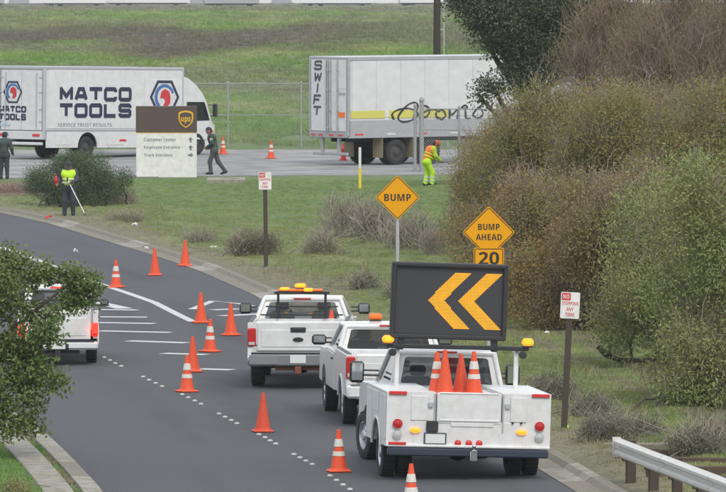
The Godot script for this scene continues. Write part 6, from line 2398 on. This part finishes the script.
func plants() -> void:
	grass()
	var small_leaf := leaf_spray(22, 0.30, 0.075, 0.030, 5)
	var willow_leaf := leaf_spray(44, 0.34, 0.080, 0.027, 6, 0.2)
	var big_leaf := leaf_spray(30, 0.36, 0.098, 0.030, 16, 0.3)
	var oak_leaf := leaf_spray(30, 0.42, 0.12, 0.065, 7)
	var near_leaf := leaf_spray(12, 0.15, 0.085, 0.045, 8)
	var needle := leaf_spray(30, 0.20, 0.065, 0.018, 9)
	var twigs := twig_spray(16, 0.50, 0.008, 10)
	var fine_twigs := twig_spray(22, 0.30, 0.006, 12)

	# ---- the big dark tree above the trailer
	var oak := thing("tree", "dark green broad tree overhanging the white trailer", "tree", Vector3(6.2, 0, -252.0))
	var ol := [[Vector3(0.2, 6.1, 0), Vector3(2.2, 1.5, 2.2)], [Vector3(-1.4, 6.7, 0.5), Vector3(1.4, 1.1, 1.6)], [Vector3(-2.1, 7.7, 0.2), Vector3(1.3, 1.2, 1.4)], [Vector3(0.8, 8.0, 0), Vector3(2.6, 1.9, 2.2)], [Vector3(1.7, 6.0, -0.5), Vector3(1.5, 1.5, 1.8)], [Vector3(-1.2, 5.3, 0.6), Vector3(0.8, 0.45, 0.8)], [Vector3(-2.6, 6.7, 0.3), Vector3(0.6, 0.5, 0.6)], [Vector3(0.7, 4.7, 0.3), Vector3(1.4, 0.85, 1.2)], [Vector3(-2.2, 5.9, 0.4), Vector3(0.35, 0.30, 0.35)], [Vector3(-1.0, 4.3, 0.8), Vector3(0.34, 0.30, 0.34)], [Vector3(-1.6, 3.7, 0.8), Vector3(0.50, 0.28, 0.45)], [Vector3(-2.1, 3.35, 0.8), Vector3(0.28, 0.20, 0.28)], [Vector3(-0.7, 3.8, 0.8), Vector3(0.4, 0.28, 0.4)]]
	limbs(oak, ol, 0.24, M.bark, 101)
	crown(oak, "crown", ol, 58.0, oak_leaf, M.leaf, [Color(0.052, 0.076, 0.034), Color(0.062, 0.080, 0.036), Color(0.070, 0.084, 0.046)], 201)

	# ---- bare and half bare trees on the skyline
	var bare := [[Vector3(8.6, 0, -242.0), 7.8, 1.7, "bare pinkish grey tree rising behind the olive thicket next to the dark tree"], [Vector3(10.6, 0, -236.0), 8.2, 2.0, "bare grey-brown tree rising above the thicket between two other bare trees"], [Vector3(12.6, 0, -230.0), 8.6, 2.0, "tall bare brownish tree above the green willow"]]
	for k in 3:
		var q: Array = bare[k]
		var t := thing("bare_tree", q[3], "tree", q[0])
		var h: float = q[1]
		var w: float = q[2]
		var bl := [[Vector3(0, h * 0.62, 0), Vector3(w, h * 0.30, w)], [Vector3(-w * 0.6, h * 0.55, 0.3), Vector3(w * 0.7, h * 0.22, w * 0.7)], [Vector3(w * 0.6, h * 0.58, -0.2), Vector3(w * 0.7, h * 0.24, w * 0.7)], [Vector3(0.1, h * 0.82, 0), Vector3(w * 0.7, h * 0.2, w * 0.7)]]
		limbs(t, bl, 0.10, M.twig, 110 + k, 3)
		crown(t, "twigs", bl, 14.0, twigs, M.twig_tinted, [Color(0.150, 0.108, 0.088), Color(0.170, 0.118, 0.094), Color(0.160, 0.112, 0.078)], 210 + k, 1.15, 0.5, true)
		crown(t, "crown", bl, 36.0, small_leaf, M.leaf, [Color(0.185, 0.150, 0.070), Color(0.155, 0.160, 0.062), Color(0.20, 0.15, 0.065)], 215 + k, 0.9)

	# ---- the thicket: willow shrubs, olive to rust
	# olive, yellowing, russet and dusky leaves of about one brightness, mixed at random
	var olive := [Color(0.165, 0.178, 0.055), Color(0.195, 0.172, 0.050), Color(0.178, 0.155, 0.068), Color(0.225, 0.150, 0.046), Color(0.172, 0.176, 0.056)]
	var rust := [Color(0.185, 0.165, 0.060), Color(0.210, 0.148, 0.056), Color(0.185, 0.142, 0.075), Color(0.245, 0.140, 0.042), Color(0.185, 0.165, 0.062)]
	var green := [Color(0.168, 0.212, 0.076), Color(0.188, 0.212, 0.074), Color(0.195, 0.208, 0.078), Color(0.212, 0.198, 0.078)]
	var dusk := [Color(0.178, 0.165, 0.068), Color(0.185, 0.145, 0.088), Color(0.182, 0.140, 0.090), Color(0.225, 0.148, 0.055), Color(0.178, 0.168, 0.066)]
	var list := [
		[Vector3(3.69, 0, -213.49), 1.0, 3.0, rust, 0.9, "rusty brown shrub at the thicket end beside the lime worker"],
		[Vector3(4.45, 0, -203.38), 1.75, 4.1, olive, 1.0, "olive shrub of the thicket under the dark tree"],
		[Vector3(6.30, 0, -218.14), 2.1, 4.0, olive, 1.0, "olive shrub in the back row of the thicket under the dark tree edge"],
		[Vector3(8.15, 0, -211.99), 2.3, 4.8, dusk, 1.0, "dusky shrub in the back row of the thicket below the bare trees"],
		[Vector3(5.02, 0, -192.93), 2.2, 5.0, olive, 1.0, "tall yellow-olive shrub in the crest of the thicket"],
		[Vector3(6.38, 0, -188.10), 2.3, 5.4, olive, 0.9, "tallest olive shrub in the crest of the thicket below bare trees"],
		[Vector3(7.90, 0, -189.28), 2.4, 5.3, dusk, 0.8, "purplish brown twiggy shrub high in the thicket"],
		[Vector3(9.19, 0, -185.20), 2.4, 5.5, olive, 0.9, "olive-brown shrub of the thicket behind the green willow"],
		[Vector3(3.61, 0, -173.94), 1.5, 3.3, rust, 0.9, "rust coloured shrub behind the speed plate sign"],
		[Vector3(4.26, 0, -163.52), 1.9, 3.5, rust, 1.0, "rust and olive shrub at the foot of the thicket behind the arrow board"],
		[Vector3(5.32, 0, -158.34), 2.0, 3.8, rust, 0.9, "brown leafy shrub at the foot of the thicket behind the leaning post"],
		[Vector3(6.19, 0, -156.28), 1.8, 4.0, dusk, 0.9, "dusky brown shrub between rust shrubs and the green willow"],
		[Vector3(6.67, 0, -142.55), 1.9, 4.3, green, 1.1, "green willow shrub above the fallen branch"],
		[Vector3(6.99, 0, -131.31), 1.9, 4.9, green, 1.1, "large grey-green willow shrub at the foot of the grassy slope"],
		[Vector3(6.78, 0, -150.41), 0.9, 1.9, green, 1.0, "low green willow shrub beside the fallen branch"],
		[Vector3(6.37, 0, -130.17), 0.9, 1.5, green, 1.0, "low grey-green willow skirt above the guardrail shrubs"]]
	for k in list.size():
		var q: Array = list[k]
		var t := thing("willow_shrub", q[5], "shrub", q[0])
		var w: float = q[1]
		var h: float = q[2]
		var r := RandomNumberGenerator.new()
		r.seed = 300 + k
		var lb := []
		for i in 17:
			var a := i * 2.4 + r.randf() * 0.9
			var e := r.randf_range(0.15, 0.95)
			var lh: float = h * r.randf_range(0.12, 0.80) * (1.0 - 0.35 * e * e)
			var sz := r.randf_range(0.20, 0.46)
			lb.append([Vector3(cos(a) * w * e, lh, sin(a) * w * e), Vector3(w * sz, h * sz * r.randf_range(0.35, 0.65), w * sz)])
		lb.append([Vector3(r.randf_range(-0.3, 0.3), h * 0.76, 0), Vector3(w * 0.5, h * 0.2, w * 0.5)])
		limbs(t, lb, 0.04, M.bark, 320 + k, 4)
		crown(t, "crown", lb, 52.0 * q[4], willow_leaf, M.leaf, q[3], 340 + k, 1.0, 0.33)
		crown(t, "large_leaves", lb, 15.0 * q[4], big_leaf, M.leaf, q[3], 380 + k, 1.0, 0.25)
		crown(t, "twigs", lb, 5.0, twigs, M.twig_tinted, [Color(0.15, 0.125, 0.11), Color(0.18, 0.145, 0.125), Color(0.16, 0.13, 0.10)], 360 + k, 0.9, 0.5, true)

	# ---- fallen branch on the slope
	var fb := thing("fallen_branch", "dark dead branch with crooked limbs lying on the grassy slope", "branch", Vector3(5.61, 0, -144.61))
	var fs := soup()
	fs.tube([Vector3(-0.75, 0.42, 0.1), Vector3(-0.60, 0.25, 0.1), Vector3(-0.3, 0.12, 0.0), Vector3(0.1, 0.10, 0), Vector3(0.6, 0.16, 0), Vector3(1.0, 0.12, -0.1)], 0.06, 0.05, 8)
	for q in [[[-0.05, 0.12, 0], [-0.08, 0.45, 0.05], [0.02, 0.75, 0.05], [0.0, 0.95, 0.0]], [[0.3, 0.12, 0], [0.55, 0.35, 0.1], [0.5, 0.52, 0.1], [0.7, 0.62, 0.1]], [[-0.5, 0.2, 0.1], [-0.52, 0.45, 0.15], [-0.62, 0.62, 0.1]], [[0.6, 0.15, 0], [0.75, 0.4, 0.1], [0.95, 0.45, 0.1]], [[-0.08, 0.45, 0.05], [-0.25, 0.62, 0.1]]]:
		var pts := []
		for v in q:
			pts.append(Vector3(v[0], v[1], v[2]))
		fs.tube(pts, 0.038, 0.014, 6)
	add_part("wood", fs, M.dead_wood, fb)

	# ---- dark bush behind the worker
	var bush := thing("bush", "dark green spreading bush behind the worker in lime vest", "bush", Vector3(-9.51, 0, -233.39))
	var bl := [[Vector3(-0.7, 0.8, 0), Vector3(1.0, 0.75, 0.9)], [Vector3(0.3, 1.15, 0), Vector3(1.0, 0.75, 0.9)], [Vector3(1.0, 0.75, 0.1), Vector3(0.8, 0.55, 0.8)], [Vector3(-0.2, 1.45, 0), Vector3(0.7, 0.42, 0.7)], [Vector3(1.4, 0.98, 0.1), Vector3(0.42, 0.22, 0.4)], [Vector3(-1.35, 0.95, 0), Vector3(0.42, 0.4, 0.5)], [Vector3(0.1, 0.5, 0.4), Vector3(1.3, 0.5, 0.8)]]
	limbs(bush, bl, 0.045, M.bark, 401, 4)
	crown(bush, "crown", bl, 300.0, small_leaf, M.leaf, [Color(0.062, 0.098, 0.044), Color(0.074, 0.102, 0.048), Color(0.066, 0.106, 0.056)], 402, 0.8, 0.4)

	# ---- low shrubs of the verge
	var dry := [Color(0.19, 0.175, 0.135), Color(0.21, 0.18, 0.135), Color(0.18, 0.18, 0.115)]
	var grey := [Color(0.115, 0.122, 0.085), Color(0.130, 0.130, 0.095), Color(0.125, 0.120, 0.085)]
	var brownish := [Color(0.16, 0.125, 0.10), Color(0.205, 0.16, 0.125), Color(0.17, 0.16, 0.105)]
	var low := [
		[Vector3(-3.10, 0, -195.44), 0.85, 0.80, [Color(0.110, 0.108, 0.070), Color(0.125, 0.112, 0.070), Color(0.120, 0.115, 0.075)], 1.0, "rounded dark clipped shrub beside the wooden sign post on the lawn"],
		[Vector3(-1.15, 0, -195.44), 0.65, 0.75, dry, 0.5, "grey dry shrub between the clipped shrub and the BUMP sign"],
		[Vector3(-0.54, 0, -209.04), 0.85, 1.25, dry, 0.10, "tall thin grey brush at the edge of the lawn"],
		[Vector3(0.44, 0, -203.38), 0.85, 1.35, dry, 0.10, "tall thin grey brush left of the BUMP sign post"],
		[Vector3(1.40, 0, -199.33), 0.8, 1.2, dry, 0.10, "tall thin grey brush right of the BUMP sign post"],
		[Vector3(2.04, 0, -195.44), 0.55, 0.9, dry, 0.15, "brownish brush at the thicket end near the BUMP sign"],
		[Vector3(0.08, 0, -175.97), 0.42, 0.46, grey, 0.8, "small grey shrub beside the pickup with amber lamps"],
		[Vector3(0.96, 0, -171.94), 0.5, 0.5, grey, 0.8, "small grey-green shrub behind the arrow board"],
		[Vector3(-8.24, 0, -235.21), 0.75, 0.42, brownish, 0.7, "low brown weeds at the foot of the dark bush"],
		[Vector3(-7.45, 0, -219.74), 0.7, 0.32, brownish, 0.6, "low brown weeds on the verge near the dusty kerb"],
		[Vector3(-12.00, 0, -244.79), 0.9, 0.35, [Color(0.20, 0.12, 0.105), Color(0.24, 0.15, 0.12)], 0.7, "low reddish ground shrub beside the dark bush"],
		[Vector3(-4.77, 0, -204.76), 0.55, 0.28, dry, 0.6, "low dry weeds on the verge above the plain cones"],
		[Vector3(3.60, 0, -132.47), 0.55, 0.60, grey, 1.0, "grey-green shrub at the service truck corner"],
		[Vector3(4.21, 0, -127.95), 0.42, 0.50, grey, 1.0, "round grey-green shrub right of the leaning wooden post"],
		[Vector3(4.23, 0, -121.22), 0.50, 0.55, grey, 1.0, "spreading grey shrub at the guardrail end"],
		[Vector3(4.81, 0, -122.21), 0.45, 0.45, grey, 0.9, "low grey shrub behind the guardrail end"],
		[Vector3(5.67, 0, -117.42), 0.65, 0.62, grey, 1.0, "wide grey-green shrub behind the guardrail timbers"],
		[Vector3(6.18, 0, -120.25), 0.6, 0.55, brownish, 0.9, "brownish shrub between the slope and the guardrail timbers"],
		[Vector3(-5.53, 0, -109.49), 0.30, 0.28, [Color(0.09, 0.13, 0.05), Color(0.13, 0.16, 0.055), Color(0.22, 0.18, 0.08)], 1.0, "small green shrub in the bright lawn by the narrow walk"]]
	for k in low.size():
		var q: Array = low[k]
		var t := thing("low_shrub", q[5], "shrub", q[0])
		var w: float = q[1]
		var h: float = q[2]
		var r := RandomNumberGenerator.new()
		r.seed = 500 + k
		var lb := []
		for i in 6:
			var a := TAU * i / 6.0 + r.randf()
			lb.append([Vector3(cos(a) * w * 0.5, h * r.randf_range(0.3, 0.55), sin(a) * w * 0.6), Vector3(w * 0.5, h * r.randf_range(0.3, 0.46), w * 0.55)])
		lb.append([Vector3(0, h * 0.6, 0), Vector3(w * 0.5, h * 0.36, w * 0.5)])
		limbs(t, lb, 0.018, M.twig, 520 + k, 5)
		crown(t, "crown", lb, 190.0 * q[4], needle, M.leaf, q[3], 540 + k, 0.85, 0.45)
		crown(t, "twigs", lb, 16.0 if h < 1.0 else 9.0, fine_twigs, M.twig_tinted, [Color(0.19, 0.165, 0.14), Color(0.23, 0.20, 0.165)], 560 + k, 0.9 if h < 1.0 else 1.5, 0.55, true)

	# ---- leafy street tree in the foreground
	var st := thing("street_tree", "leafy dark green street tree beside the narrow walk, hiding the small pickup", "tree", Vector3(-7.1, 0.05, -117.0))
	var sl := [[Vector3(1.16, 3.34, -0.15), Vector3(0.43, 0.30, 0.40)], [Vector3(1.50, 3.12, 0.00), Vector3(0.37, 0.27, 0.35)], [Vector3(1.11, 2.87, 0.15), Vector3(0.37, 0.30, 0.37)], [Vector3(2.00, 3.12, -0.07), Vector3(0.27, 0.12, 0.21)], [Vector3(2.37, 3.04, 0.07), Vector3(0.23, 0.15, 0.21)], [Vector3(2.50, 2.75, -0.15), Vector3(0.12, 0.23, 0.19)], [Vector3(2.20, 2.70, 0.00), Vector3(0.13, 0.15, 0.16)], [Vector3(1.80, 2.27, 0.15), Vector3(0.30, 0.28, 0.32)], [Vector3(1.60, 2.50, -0.07), Vector3(0.23, 0.15, 0.21)], [Vector3(1.16, 2.33, 0.07), Vector3(0.30, 0.37, 0.37)], [Vector3(1.16, 1.86, -0.15), Vector3(0.33, 0.27, 0.33)], [Vector3(1.50, 1.56, 0.00), Vector3(0.43, 0.27, 0.39)], [Vector3(1.87, 1.36, 0.15), Vector3(0.22, 0.20, 0.23)], [Vector3(1.36, 1.11, -0.07), Vector3(0.43, 0.30, 0.40)], [Vector3(1.16, 0.69, 0.07), Vector3(0.37, 0.27, 0.35)], [Vector3(1.50, 0.58, -0.15), Vector3(0.13, 0.10, 0.13)], [Vector3(0.53, 2.70, 0.00), Vector3(0.67, 0.84, 0.83)], [Vector3(0.61, 1.36, 0.15), Vector3(0.67, 0.84, 0.83)], [Vector3(1.50, 1.95, -0.07), Vector3(0.30, 0.17, 0.26)]]
	var sprig_r := RandomNumberGenerator.new()
	sprig_r.seed = 605
	for i in 16:
		var from: Array = sl[i]
		for q in 5:
			var d := Vector3(sprig_r.randfn(), sprig_r.randfn() * 0.9, sprig_r.randfn() * 0.5).normalized()
			sl.append([from[0] + d * from[1] * sprig_r.randf_range(0.85, 1.2), Vector3(0.11, 0.08, 0.11) * sprig_r.randf_range(0.7, 1.4)])
	limbs(st, [sl[0], sl[4], sl[11], sl[16], sl[17]], 0.08, M.bark, 603)
	crown(st, "crown", sl, 175.0, near_leaf, M.leaf, [Color(0.092, 0.142, 0.038), Color(0.104, 0.146, 0.042), Color(0.118, 0.148, 0.046), Color(0.134, 0.150, 0.050)], 602, 1.0, 0.5)
